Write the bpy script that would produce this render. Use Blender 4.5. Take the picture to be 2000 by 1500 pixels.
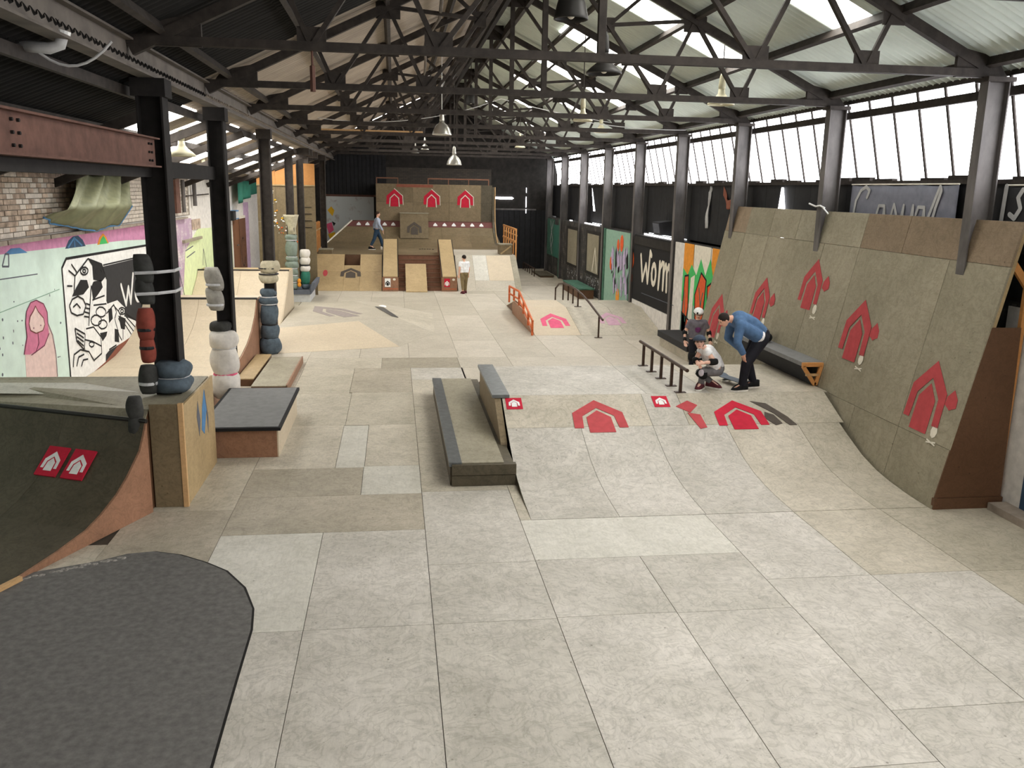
import bpy, bmesh, math, random
from mathutils import Vector, Matrix
random.seed(7)
SC = bpy.context.scene
for o in list(bpy.data.objects): bpy.data.objects.remove(o)
COL = SC.collection

# ---------------------------------------------------------------- camera
CAM_YAW, CAM_PITCH, CAM_ROLL, CAM_H, CAM_F = 0.13608, 0.22094, 0.01893, 4.1, 1690.0
cam = bpy.data.cameras.new('camera'); camo = bpy.data.objects.new('camera', cam); COL.objects.link(camo)
cy, sy, cp, sp = math.cos(CAM_YAW), math.sin(CAM_YAW), math.cos(CAM_PITCH), math.sin(CAM_PITCH)
fwd = Vector((sy*cp, cy*cp, -sp)); rgt = Vector((cy, -sy, 0)); dwn = fwd.cross(rgt)
cr, sr = math.cos(CAM_ROLL), math.sin(CAM_ROLL)
r2 = cr*rgt - sr*dwn; d2 = sr*rgt + cr*dwn
camo.matrix_world = Matrix(((r2.x, -d2.x, -fwd.x, 0), (r2.y, -d2.y, -fwd.y, 0), (r2.z, -d2.z, -fwd.z, CAM_H), (0, 0, 0, 1)))
cam.sensor_fit = 'HORIZONTAL'; cam.sensor_width = 36; cam.lens = CAM_F/2000*36
cam.clip_start = 0.05; cam.clip_end = 200
SC.camera = camo

# ---------------------------------------------------------------- sky and exposure
w = bpy.data.worlds.new('overcast_sky'); SC.world = w; w.use_nodes = True
bg = w.node_tree.nodes['Background']; bg.inputs[0].default_value = (.93, .96, 1, 1); bg.inputs[1].default_value = 3.0
vs = SC.view_settings; vs.view_transform = 'Standard'; vs.look = 'None'; vs.gamma = 1; vs.use_curve_mapping = False
vs.exposure = 0.42
PANE_STRENGTH = 6.0      # daylight glow of the side glazing
SKYLIGHT_STRENGTH = 9.0  # daylight glow of the translucent roof sheets

# ---------------------------------------------------------------- materials
def lin(c):
    return tuple((v/255/12.92 if v/255 <= .04045 else ((v/255+.055)/1.055)**2.4) for v in c)
MATS = {}
def nmat(name):
    m = bpy.data.materials.new(name); m.use_nodes = True
    nt = m.node_tree; b = nt.nodes['Principled BSDF']; MATS[name] = m
    return m, nt, b
def N(nt, t, **k):
    n = nt.nodes.new(t)
    for a, v in k.items(): setattr(n, a, v)
    return n
def pos(nt, scale=(1, 1, 1)):
    g = N(nt, 'ShaderNodeNewGeometry'); m = N(nt, 'ShaderNodeMapping'); m.inputs['Scale'].default_value = scale
    nt.links.new(g.outputs['Position'], m.inputs['Vector']); return m.outputs[0]
def noise(nt, vec, scale, detail=4, rough=.6):
    n = N(nt, 'ShaderNodeTexNoise'); n.inputs['Scale'].default_value = scale
    n.inputs['Detail'].default_value = detail; n.inputs['Roughness'].default_value = rough
    nt.links.new(vec, n.inputs['Vector']); return n.outputs[0]
def ramp(nt, fac, a, b, ca=(0, 0, 0, 1), cb=(1, 1, 1, 1)):
    r = N(nt, 'ShaderNodeValToRGB'); e = r.color_ramp.elements
    e[0].position = a; e[1].position = b; e[0].color = ca; e[1].color = cb
    nt.links.new(fac, r.inputs[0]); return r.outputs[0]
def mix(nt, mode, fac, a, b):
    m = N(nt, 'ShaderNodeMix', data_type='RGBA', blend_type=mode)
    for s, v in ((0, fac), (6, a), (7, b)):
        if hasattr(v, 'links'): nt.links.new(v, m.inputs[s])
        else: m.inputs[s].default_value = v if s == 0 else (*v[:3], 1)
    return m.outputs[2]
def bump(nt, b, h, strength, dist=.01):
    n = N(nt, 'ShaderNodeBump'); n.inputs['Strength'].default_value = strength; n.inputs['Distance'].default_value = dist
    nt.links.new(h, n.inputs['Height']); nt.links.new(n.outputs[0], b.inputs['Normal'])
def mat(name, rgb, rough=.7, var=.25, scale=4, metal=0, bmp=0, rnd=0, stretch=(1, 1, 1), spec=.3):
    m, nt, b = nmat(name); c = lin(rgb); v = pos(nt, stretch)
    f = noise(nt, v, scale, 5)
    fr = ramp(nt, f, .3, .7)
    colr = mix(nt, 'MIX', fr, tuple(x*(1-var) for x in c), tuple(min(1, x*(1+var*.6)) for x in c))
    if rnd:
        oi = N(nt, 'ShaderNodeObjectInfo'); rr = ramp(nt, oi.outputs['Random'], 0, 1, (1-rnd, 1-rnd, 1-rnd, 1), (1, 1, 1, 1))
        colr = mix(nt, 'MULTIPLY', 1.0, colr, rr)
    nt.links.new(colr, b.inputs['Base Color'])
    b.inputs['Roughness'].default_value = rough; b.inputs['Metallic'].default_value = metal
    b.inputs['Specular IOR Level'].default_value = spec
    if bmp: bump(nt, b, f, bmp)
    return m
def ply(name, rgb, stain=.22, rnd=.16, rough=.55, speck=True, grain=(3, .5, 3)):
    m, nt, b = nmat(name); c = lin(rgb)
    oi = N(nt, 'ShaderNodeObjectInfo')
    g = N(nt, 'ShaderNodeNewGeometry'); off = N(nt, 'ShaderNodeVectorMath', operation='ADD')
    cx = N(nt, 'ShaderNodeCombineXYZ')
    mm = N(nt, 'ShaderNodeMath', operation='MULTIPLY'); mm.inputs[1].default_value = 37.0
    nt.links.new(oi.outputs['Random'], mm.inputs[0]); nt.links.new(mm.outputs[0], cx.inputs[2])
    nt.links.new(g.outputs['Position'], off.inputs[0]); nt.links.new(cx.outputs[0], off.inputs[1]); v = off.outputs[0]
    mp = N(nt, 'ShaderNodeMapping'); mp.inputs['Scale'].default_value = grain; nt.links.new(v, mp.inputs['Vector'])
    gr = noise(nt, mp.outputs[0], 14, 8, .75); big = noise(nt, v, 1.1, 6, .62); mid = noise(nt, v, 7.0, 8, .75)
    colr = mix(nt, 'MIX', ramp(nt, gr, .3, .75), tuple(x*.86 for x in c), tuple(min(1, x*1.07) for x in c))
    s1 = ramp(nt, big, .38, .72, (1-stain, 1-stain, 1-stain*1.1, 1), (1, 1, 1, 1))
    s2 = ramp(nt, mid, .32, .55, (1-stain*.8, 1-stain*.8, 1-stain*.8, 1), (1, 1, 1, 1))
    colr = mix(nt, 'MULTIPLY', 1.0, colr, s1); colr = mix(nt, 'MULTIPLY', 1.0, colr, s2)
    sw = N(nt, 'ShaderNodeTexNoise'); sw.inputs['Scale'].default_value = 3.4; sw.inputs['Detail'].default_value = 5; sw.inputs['Distortion'].default_value = 2.6; nt.links.new(v, sw.inputs['Vector'])
    rv = N(nt, 'ShaderNodeValToRGB'); el = rv.color_ramp.elements; el[0].position = .44; el[0].color = (1, 1, 1, 1); el[1].position = .56; el[1].color = (1, 1, 1, 1); ee = el.new(.5); q_ = 1-stain*.75; ee.color = (q_, q_, q_*.98, 1)
    nt.links.new(sw.outputs[0], rv.inputs[0]); colr = mix(nt, 'MULTIPLY', 1.0, colr, rv.outputs[0])
    dn = noise(nt, v, 26, 3, .7); colr = mix(nt, 'MULTIPLY', 1.0, colr, ramp(nt, dn, .27, .4, (1-stain*1.3, 1-stain*1.3, 1-stain*1.3, 1), (1, 1, 1, 1)))
    if speck:
        vo = N(nt, 'ShaderNodeTexVoronoi'); vo.inputs['Scale'].default_value = 4.6; nt.links.new(v, vo.inputs['Vector'])
        sp_ = ramp(nt, vo.outputs['Distance'], .035, .06, (.4, .38, .35, 1), (1, 1, 1, 1))
        colr = mix(nt, 'MULTIPLY', .8, colr, sp_)
    rr = ramp(nt, oi.outputs['Random'], 0, 1, (1-rnd, 1-rnd, 1-rnd*1.15, 1), (1, 1, 1, 1))
    colr = mix(nt, 'MULTIPLY', 1.0, colr, rr)
    nt.links.new(colr, b.inputs['Base Color']); b.inputs['Roughness'].default_value = rough
    b.inputs['Specular IOR Level'].default_value = .3
    bump(nt, b, gr, .08, .004)
    return m
def glow(name, rgb, strength):
    m, nt, b = nmat(name); b.inputs['Base Color'].default_value = (.8, .8, .8, 1); b.inputs['Roughness'].default_value = .25
    b.inputs['Emission Color'].default_value = (*lin(rgb), 1); b.inputs['Emission Strength'].default_value = strength
    return m
def brickmat(name, c1, c2, mortar, axes='yz', wash=None, wash_amt=.5):
    m, nt, b = nmat(name); g = N(nt, 'ShaderNodeNewGeometry'); s = N(nt, 'ShaderNodeSeparateXYZ'); cb = N(nt, 'ShaderNodeCombineXYZ')
    nt.links.new(g.outputs['Position'], s.inputs[0]); nt.links.new(s.outputs['xyz'.index(axes[0])], cb.inputs[0]); nt.links.new(s.outputs[2], cb.inputs[1])
    t = N(nt, 'ShaderNodeTexBrick'); t.inputs['Scale'].default_value = 1; t.inputs['Brick Width'].default_value = .235; t.inputs['Row Height'].default_value = .085
    t.inputs['Mortar Size'].default_value = .008
    for i, c in ((1, c1), (2, c2), (3, mortar)): t.inputs[i].default_value = (*lin(c), 1)
    nt.links.new(cb.outputs[0], t.inputs[0]); colr = t.outputs[0]
    if wash:
        f = ramp(nt, noise(nt, g.outputs['Position'], 2.2, 8, .75), .5-wash_amt*.25, .62-wash_amt*.2)
        colr = mix(nt, 'MIX', f, colr, lin(wash))
    nt.links.new(colr, b.inputs['Base Color']); b.inputs['Roughness'].default_value = .9; bump(nt, b, t.outputs[1], -.4, .01)
    return m

ply('ply_floor_grey', (222, 216, 207), stain=.24); ply('ply_floor_warm', (214, 205, 188)); ply('ply_floor_brown', (196, 186, 169)); ply('ply_floor_pale', (226, 222, 212), stain=.15)
ply('ply_floor_far', (210, 201, 186), stain=.14); ply('ply_cream', (214, 198, 173), stain=.08, rnd=.05, speck=False)
ply('ply_wallride', (178, 169, 148), stain=.2, rnd=.2); ply('ply_wallride_red', (166, 145, 122), stain=.2, rnd=.15)
ply('ply_dark', (106, 97, 80), stain=.3, rnd=.2); ply('ply_far', (150, 132, 104), stain=.22, rnd=.2); ply('ply_tan', (196, 170, 128), stain=.15)
ply('ply_side_red', (172, 128, 102), stain=.2); ply('ply_side_brown', (112, 80, 58), stain=.15); ply('ply_orange', (226, 160, 96), stain=.1, speck=False)
ply('ply_edge', (222, 180, 130), stain=.1, speck=False); ply('ply_stair', (140, 98, 76), stain=.2); ply('ply_deck', (178, 170, 150), stain=.2)
mat('floor_base', (70, 64, 56)); mat('gap_dark', (24, 22, 20), var=.1)
mat('concrete', (108, 106, 103), .9, .28, 14, bmp=.35); mat('concrete_chip', (150, 146, 140), .9, .5, 25, bmp=.5)
mat('steel_dark', (58, 52, 48), .75, .45, 7, bmp=.1); mat('steel_black', (34, 31, 30), .8, .4, 6); mat('steel_grey', (104, 100, 98), .6, .5, 3, stretch=(1, 1, .4))
mat('steel_rust', (104, 74, 64), .8, .35, 5); mat('steel_pale', (104, 97, 90), .7, .35, 3); mat('steel_coping', (60, 58, 56), .4, .2, 8, metal=.6)
mat('steel_plate', (118, 122, 124), .35, .3, 9, metal=.7); mat('rail_brown', (74, 56, 46), .45, .5, 14, metal=.4); mat('rail_orange', (206, 104, 56), .6, .3, 9)
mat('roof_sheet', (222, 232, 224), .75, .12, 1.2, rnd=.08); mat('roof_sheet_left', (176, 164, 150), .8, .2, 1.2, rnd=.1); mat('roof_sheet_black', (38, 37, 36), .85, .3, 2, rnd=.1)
mat('cladding_black', (40, 40, 42), .8, .3, 5, rnd=.25); mat('wall_dark', (44, 41, 38), .9, .4, 4); mat('board_green', (70, 110, 92), .8, .4, 6)
mat('mint', (212, 232, 222), .85, .1, 3, bmp=.05); mat('pink_wall', (206, 142, 178), .85, .2, 6); mat('lime', (216, 228, 178), .85, .12, 5); mat('white_wash', (224, 220, 214), .9, .18, 7, bmp=.2)
mat('lilac', (196, 168, 196), .9, .25, 6); mat('ledge_cement', (158, 146, 134), .9, .25, 6, bmp=.2)
mat('brick_raw', (190, 170, 152), .9, .5, 6, bmp=.3, rnd=.25); mat('brick_white', (212, 202, 190), .9, .25, 9, bmp=.3, rnd=.15); mat('mortar', (150, 142, 130), .95, .3, 9)
brickmat('brick_far', (122, 84, 74), (150, 110, 96), (170, 160, 152), 'xz', (196, 200, 198), .9)
brickmat('brick_dark', (70, 66, 60), (92, 86, 78), (110, 106, 98), 'yz', (46, 44, 42), .5)
brickmat('brick_panel', (60, 56, 50), (74, 66, 58), (52, 48, 44), 'xz')
brickmat('brick_mottle', (200, 190, 190), (222, 214, 210), (190, 180, 180), 'yz', (176, 150, 172), .5)
for n, c in {'black': (26, 26, 28), 'charcoal': (48, 48, 50), 'white': (240, 240, 238), 'red': (196, 32, 58), 'red_worn': (186, 74, 78), 'maroon': (120, 66, 62), 'pink': (222, 92, 128), 'skin_tone': (226, 200, 194), 'rose': (206, 122, 152),
             'mauve': (200, 160, 178), 'violet': (190, 174, 206), 'orange': (226, 96, 48), 'amber': (232, 152, 52), 'green': (72, 190, 104), 'teal': (58, 112, 96), 'seafoam': (142, 176, 158), 'blue': (84, 132, 178), 'blue_dark': (58, 82, 108),
             'yellow': (228, 178, 40), 'grey': (128, 128, 128), 'grey_pale': (196, 196, 196), 'slate': (96, 100, 110), 'cream': (232, 226, 210), 'brown': (124, 84, 58), 'olive': (128, 132, 98), 'rust': (140, 84, 66), 'plum': (120, 62, 84), 'band': (116, 74, 70), 'stencil_dark': (84, 76, 68), 'stencil_grey': (150, 140, 136)}.items():
    mat('paint_'+n, c, .8, .14, 9)
glow('pane_daylight', (250, 250, 255), PANE_STRENGTH); glow('skylight', (255, 252, 244), SKYLIGHT_STRENGTH)

# ---------------------------------------------------------------- mesh helpers
class MB:
    def __init__(s): s.v = []; s.f = []
    def poly(s, pts):
        b = len(s.v); s.v += [tuple(p) for p in pts]; s.f.append(tuple(range(b, b+len(pts)))); return s
    def box(s, x0, x1, y0, y1, z0, z1):
        b = len(s.v); s.v += [(x, y, z) for z in (z0, z1) for y in (y0, y1) for x in (x0, x1)]
        s.f += [tuple(b+i for i in q) for q in ((0, 2, 3, 1), (4, 5, 7, 6), (0, 1, 5, 4), (2, 6, 7, 3), (0, 4, 6, 2), (1, 3, 7, 5))]; return s
    def hexa(s, lo, hi):   # lo, hi: matching loops of points, lower and upper
        b = len(s.v); n = len(lo); s.v += [tuple(p) for p in lo]+[tuple(p) for p in hi]
        s.f.append(tuple(b+i for i in range(n))[::-1]); s.f.append(tuple(b+n+i for i in range(n)))
        for i in range(n): j = (i+1) % n; s.f.append((b+i, b+j, b+n+j, b+n+i))
        return s
    def prism(s, pts2, axis, a, c):   # extrude a 2D outline along an axis: axis 'x' -> pts (y,z), 'y' -> (x,z), 'z' -> (x,y)
        f = {'x': lambda p, t: (t, p[0], p[1]), 'y': lambda p, t: (p[0], t, p[1]), 'z': lambda p, t: (p[0], p[1], t)}[axis]
        return s.hexa([f(p, a) for p in pts2], [f(p, c) for p in pts2])
    def beam(s, p, q, w, h, up=(0, 0, 1)):
        p = Vector(p); q = Vector(q); d = (q-p).normalized(); u = Vector(up)
        if abs(d.dot(u)) > .98: u = Vector((1, 0, 0))
        a = d.cross(u).normalized(); u = a.cross(d).normalized()
        o = [a*(i*w/2)+u*(j*h/2) for i, j in ((-1, -1), (1, -1), (1, 1), (-1, 1))]
        return s.hexa([p+e for e in o], [q+e for e in o])
    def ibeam(s, p, q, w, h, t=.02, up=(0, 0, 1)):
        p = Vector(p); q = Vector(q); d = (q-p).normalized(); u = Vector(up)
        a = d.cross(u).normalized(); u = a.cross(d).normalized()
        s.beam(p, q, t, h-2*t, u); s.beam(p+u*(h/2-t/2), q+u*(h/2-t/2), w, t, u); s.beam(p-u*(h/2-t/2), q-u*(h/2-t/2), w, t, u); return s
    def tube(s, pts, r, n=8, cap=True):
        pts = [Vector(p) for p in pts]; b = len(s.v); rr = r if isinstance(r, (list, tuple)) else [r]*len(pts); ref = None
        for i, p in enumerate(pts):
            d = (pts[min(i+1, len(pts)-1)]-pts[max(i-1, 0)]).normalized()
            if ref is None: ref = Vector((0, 0, 1)) if abs(d.z) < .9 else Vector((1, 0, 0))
            a = d.cross(ref).normalized(); c = a.cross(d).normalized(); ref = c
            for k in range(n):
                t = 2*math.pi*k/n; s.v.append(tuple(p+a*math.cos(t)*rr[i]+c*math.sin(t)*rr[i]))
        for i in range(len(pts)-1):
            for k in range(n): l = (k+1) % n; s.f.append((b+i*n+k, b+i*n+l, b+(i+1)*n+l, b+(i+1)*n+k))
        if cap: s.f.append(tuple(b+k for k in range(n))[::-1]); s.f.append(tuple(b+(len(pts)-1)*n+k for k in range(n)))
        return s
    def lathe(s, prof, c=(0, 0, 0), n=20, squash=1.0):
        b = len(s.v); m = len(prof)
        for r, z in prof:
            for k in range(n): t = 2*math.pi*k/n; s.v.append((c[0]+r*math.cos(t), c[1]+r*squash*math.sin(t), c[2]+z))
        for i in range(m-1):
            for k in range(n): l = (k+1) % n; s.f.append((b+i*n+k, b+i*n+l, b+(i+1)*n+l, b+(i+1)*n+k))
        s.f.append(tuple(b+k for k in range(n))[::-1]); s.f.append(tuple(b+(m-1)*n+k for k in range(n))); return s
    def blob(s, c, r, n=8, m=6):
        b = len(s.v); c = Vector(c); r = r if isinstance(r, (tuple, list)) else (r, r, r)
        for i in range(m+1):
            ph = math.pi*i/m
            for k in range(n):
                t = 2*math.pi*k/n; s.v.append((c.x+r[0]*math.sin(ph)*math.cos(t), c.y+r[1]*math.sin(ph)*math.sin(t), c.z+r[2]*math.cos(ph)))
        for i in range(m):
            for k in range(n): l = (k+1) % n; s.f.append((b+i*n+k, b+(i+1)*n+k, b+(i+1)*n+l, b+i*n+l))
        return s
    def mesh(s, name, smooth=False):
        me = bpy.data.meshes.new(name); me.from_pydata(s.v, [], s.f)
        bm = bmesh.new(); bm.from_mesh(me); bmesh.ops.remove_doubles(bm, verts=bm.verts, dist=1e-6)
        bmesh.ops.recalc_face_normals(bm, faces=bm.faces); bm.to_mesh(me); bm.free()
        if smooth:
            for p in me.polygons: p.use_smooth = True
        return me
def new(name, me, material=None, parent=None):
    o = bpy.data.objects.new(name, me); COL.objects.link(o)
    if material and not me.materials: me.materials.append(MATS[material])
    if parent is not None:
        o.parent = parent; o.matrix_parent_inverse = Matrix.Translation(parent.location).inverted()
    return o
def tag(o, label=None, cat=None, group=None, kind=None):
    if label: o['label'] = label
    if cat: o['category'] = cat
    if group: o['group'] = group
    if kind: o['kind'] = kind
    return o
def thing(name, label, cat, loc=(0, 0, 0), group=None):
    o = bpy.data.objects.new(name, None); COL.objects.link(o); o.location = loc; o.empty_display_size = .1
    return tag(o, label, cat, group)
def part(mb, name, material, parent, label=None, smooth=False):
    return tag(new(name, mb.mesh(name, smooth), material, parent), label)
def single(mb, name, material, label, cat, group=None, smooth=False):
    return tag(new(name, mb.mesh(name, smooth), material), label, cat, group)
def struct(mb, name, material):
    return tag(new(name, mb.mesh(name), material), kind='structure')
def root_struct(name, loc=(0, 0, 0)):
    o = bpy.data.objects.new(name, None); COL.objects.link(o); o.location = loc; o.empty_display_size = .1; return tag(o, kind='structure')
def copy_tree(o, loc=None, rz=None, label=None, parent=None):
    c = o.copy(); COL.objects.link(c)
    if parent is not None:
        mpi = o.matrix_parent_inverse.copy(); c.parent = parent; c.matrix_parent_inverse = mpi
    if loc is not None: c.location = loc
    if rz is not None: c.rotation_euler = (0, 0, rz)
    if label: c['label'] = label
    for ch in list(o.children): copy_tree(ch, parent=c)
    return c
# ================================================================ the building
RX, RZ, SLOPE = 2.55, 8.42, .4766          # ridge line of the main roof sheets
XL, XR = -6.0, 8.12                        # inner faces of the side walls
Y0, Y1 = -6.0, 46.0
BAY = 4.25
def yk(k): return 11.1+BAY*k

# ---- floor: dark base and plywood sheets laid on it
floor = struct(MB().box(-6.3, 8.6, Y0-.3, Y1+.3, -.3, -.014), 'floor', 'floor_base')
SHEETS = []
def strip(x0, x1, ys, m='ply_floor_grey', alt=None):
    for i in range(len(ys)-1): SHEETS.append((x0, x1, ys[i], ys[i+1], (alt or {}).get(i, m)))
strip(-3.34, -2.1, [.3, 2.7, 5.1, 7.5, 9.35, 10.9, 12.95], 'ply_floor_warm', {4: 'ply_floor_brown'})
strip(-4.56, -3.34, [.3, 2.7, 5.1, 7.5, 9.9], 'ply_floor_warm'); strip(-6, -4.56, [.3, 2.7, 5.1, 7.5, 9.9], 'ply_floor_warm')
strip(-2.1, -.9, [.35, 2.8, 5.22, 7.65, 10.05], 'ply_floor_grey', {3: 'ply_floor_pale'})
strip(-.9, .33, [.35, 2.8, 5.22, 7.65, 10.05], 'ply_floor_grey')
SHEETS += [(-2.1, .33, 10.05, 11.35, 'ply_floor_brown'), (-2.1, -.5, 11.35, 12.55, 'ply_floor_brown'), (-.5, .33, 11.35, 12.6, 'ply_floor_pale'),
           (-.92, -.49, 12.55, 14.92, 'ply_floor_pale'), (-2.1, -.92, 12.55, 14.95, 'ply_floor_warm'), (-.49, .33, 12.6, 14.95, 'ply_floor_warm'),
           (-3.34, -2.1, 12.95, 15.4, 'ply_floor_warm'), (-3.34, -2.1, 15.4, 17.85, 'ply_floor_warm'), (-3.34, -2.1, 17.85, 19.9, 'ply_floor_warm'),
           (-2.1, -.9, 14.95, 17.4, 'ply_floor_warm'), (-.9, .33, 14.95, 17.45, 'ply_floor_warm'), (-2.1, -.95, 17.4, 19.9, 'ply_floor_warm'), (-.95, .33, 17.45, 19.9, 'ply_floor_brown')]
strip(.33, 1.54, [.4, 2.8, 5.2, 7.65, 9.0, 11.4, 13.8, 16.2, 18.6, 19.9], 'ply_floor_grey', {3: 'ply_floor_grey', 5: 'ply_floor_warm', 6: 'ply_floor_warm', 7: 'ply_floor_warm'})
strip(1.54, 2.76, [.4, 2.8, 5.22, 7.67, 9.02], 'ply_floor_grey'); SHEETS.append((1.54, 3.98, 9.02, 10.24, 'ply_floor_pale'))
strip(2.76, 3.98, [.4, 2.8, 5.2, 7.65, 9.02], 'ply_floor_grey'); SHEETS.append((1.54, 1.76, 10.24, 15.6, 'ply_floor_warm'))
strip(3.98, 5.2, [1.0, 3.4, 5.85, 8.3, 10.24], 'ply_floor_grey'); strip(5.2, 6.42, [1.0, 3.4, 5.85, 8.3, 10.24], 'ply_floor_grey', {3: 'ply_floor_warm'})
strip(6.42, 8.1, [1.0, 3.4, 5.85, 8.28, 10.24, 11.4], 'ply_floor_warm')
xs = [-3.36, -2.12, -.9, .32, 1.54, 2.76, 3.98, 5.2, 6.42, 7.64, 8.12]
SHEETS += [(-3.36, -2.12, 19.9, 21.15, 'ply_floor_warm'), (-2.12, -.34, 19.9, 21.15, 'ply_floor_warm'), (-.34, 1.5, 19.9, 21.15, 'ply_floor_brown')]
strip(1.5, 2.76, [15.6, 18.0, 19.9, 21.15], 'ply_floor_far'); strip(2.76, 5.2, [15.6, 18.0, 19.9, 21.15], 'ply_floor_far'); strip(5.2, 8.1, [15.6, 18.0, 19.9, 21.15], 'ply_floor_far')
for i in range(len(xs)-1):
    y = 21.15-(i % 2)*0; n = 0
    while y < 37.4:
        e = min(y+(2.44 if n or i % 2 == 0 else 1.22), 37.4); SHEETS.append((xs[i], xs[i+1], y, e, 'ply_floor_far')); y = e; n += 1
for x0, x1 in ((-6, -4.7), (-4.7, -3.38)): strip(x0, x1, [28.7, 31.1, 33.5, 35.9, 38.3, 40.7, 43.1, 46.0], 'ply_floor_brown')
for x0, x1 in ((5.3, 6.7), (6.7, 8.12)): strip(x0, x1, [37.4, 39.8, 42.2, 44.0, 46.0], 'ply_floor_brown')
for x0, x1, y0, y1, m in SHEETS:
    g = .0035; part(MB().box(x0+g, x1-g, y0+g, y1-g, -.013, 0), 'plywood_sheet', m, floor)

# ---- left wall with ledge, bricks and painted areas
wl = struct(MB().box(XL-.3, XL, Y0, Y1, -.014, 4.35), 'wall_left', 'white_wash')
def plate(parent, name, m, pts, x=XL, t=.006):     # flat paint or board on a side wall, outline in (y, z)
    s = 1 if x < 0 else -1
    return part(MB().prism(pts, 'x', x, x+s*t), name, m, parent)
def rect(y0, y1, z0, z1): return [(y0, z0), (y1, z0), (y1, z1), (y0, z1)]
plate(wl, 'painted_field', 'mint', [(9, 0), (22.6, 0), (22.6, 2.72), (20.6, 2.83), (14.6, 2.98), (9, 3.05)])
plate(wl, 'painted_band', 'pink_wall', [(9, 3.05), (14.6, 2.98), (20.6, 2.83), (22.6, 2.74), (22.6, 3.14), (9, 3.2)], t=.005)
plate(wl, 'painted_field', 'brick_mottle', rect(22.6, 27.2, 0, 3.1)); plate(wl, 'painted_field', 'lime', [(25.2, 0), (33.6, 0), (33.6, 2.6), (28, 2.75), (26.2, 2.2)], t=.009)
plate(wl, 'painted_field', 'lilac', rect(36.4, 37.6, 0, 3.4), t=.008)
for i in range(10):
    y = 9.2+i*1.72; part(MB().box(XL, XL+.11, y+.015, y+1.68, 3.12, 3.2-.004*i), 'ledge_stone', 'ledge_cement', wl)
part(MB().box(XL, XL+.02, 13.2, 27.0, 3.2, 4.34), 'mortar_bed', 'mortar', wl)
bb = MB().box(0, .035, 0, .225, 0, .072).mesh('brick'); bb2 = bb.copy(); bb.materials.append(MATS['brick_raw']); bb2.materials.append(MATS['brick_white'])
stuffa = MB(); row = 0; z = 3.22; cnt = 0
while z < 4.25:
    y = 13.3+(row % 2)*.118
    while y < 26.6:
        pw = .25+.5*(y > 20.6 or z < 3.45)+.2*math.sin(y*1.7+z*5)
        if y < 19.2:
            o = new('brick', bb2 if random.random() < pw else bb, None, wl); o.location = (XL+.012+random.uniform(0, .012), y, z)
        else: stuffa.box(XL+.01, XL+.04+random.uniform(0, .012), y, y+.225, z, z+.072)
        y += .236
    z += .085; row += 1
tag(part(stuffa, 'far_bricks', 'brick_white', wl), kind='stuff')

# ---- right wall: brick and panels below, black boards above
wr = struct(MB().box(8.2, 8.5, Y0, Y1, -.014, 2.76), 'wall_right', 'brick_dark')
i = 0; y = Y0
while y < Y1:
    part(MB().box(8.2, 8.235, y+.004, y+.704, 2.82, 4.3), 'cladding_board', 'cladding_black', wr); y += BAY/6; i += 1
part(MB().box(8.15, 8.5, Y0, Y1, 4.3, 4.36), 'sill', 'steel_dark', wr)
part(MB().box(8.22, 8.4, Y0, 24.0, 2.7, 2.84), 'head_rail', 'wall_dark', wr)
for a, b in ((36.9, 39.6), (39.9, 44.6), (28.4, 33.2), (20.0, 23.7)): part(MB().box(8.22, 8.4, a, b, 2.74, 2.84), 'head_rail', 'wall_dark', wr)
for n, (a, b, z0, z1) in enumerate(((24.4, 27.4, 2.765, 2.815), (33.7, 36.4, 2.765, 2.81), (39.0, 39.6, 2.765, 2.8))):
    struct(MB().box(7.95, 7.96, a, b, z0, z1), 'window_%d' % (40+n), 'pane_daylight')  # glowing strips stand in for daylight gaps above the lower wall
struct(MB().prism([(44.9, 2.85), (43.0, 2.85), (44.2, 4.28)], 'x', 8.24, 8.25), 'window_43', 'pane_daylight')  # thin glowing triangles set against the boards
struct(MB().prism([(36.3, 4.25), (35.6, 3.3), (35.9, 3.3)], 'x', 8.24-.05, 8.19), 'window_44', 'pane_daylight')
struct(MB().prism([(17.9, 4.25), (17.55, 3.2), (18.1, 3.2)], 'x', 8.14, 8.19), 'window_45', 'pane_daylight')

# ---- side glazing: one window per bay, leaning outwards at its foot
def glaz(z): return 8.12+.33*(5.72-z)/1.34
for n, k in enumerate(range(-4, 8)):
    a, b = yk(k), yk(k)+BAY; r = root_struct('window_%d' % (n+1), (8.3, a, 4.36)); st = BAY/6
    for j in range(6):
        ya, yb = a+j*st+.018, a+(j+1)*st-.018
        for z0, z1 in ((4.37, 5.47), (5.53, 5.7)):
            part(MB().hexa([(glaz(z0), ya, z0), (glaz(z0), yb, z0), (glaz(z0)+.01, yb, z0), (glaz(z0)+.01, ya, z0)], [(glaz(z1), ya, z1), (glaz(z1), yb, z1), (glaz(z1)+.01, yb, z1), (glaz(z1)+.01, ya, z1)]), 'pane', 'pane_daylight', r)
        part(MB().beam((glaz(4.36), a+j*st, 4.36), (glaz(5.72), a+j*st, 5.72), .044, .05, (1, 0, 0)), 'mullion', 'steel_dark', r)
    part(MB().beam((glaz(5.5)-.02, a, 5.5), (glaz(5.5)-.02, b, 5.5), .08, .12), 'transom', 'steel_dark', r)
    part(MB().beam((glaz(5.72), a, 5.73), (glaz(5.72), b, 5.73), .07, .07), 'head_bar', 'steel_dark', r)
    for j in range(0, 6):
        if (j*7+k) % 3: part(MB().box(8.3, 8.4, a+j*st+.05, a+(j+1)*st-.05, 4.36, 4.4+.03*((j+k) % 2)), 'sill_block', 'steel_dark', r)

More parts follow.
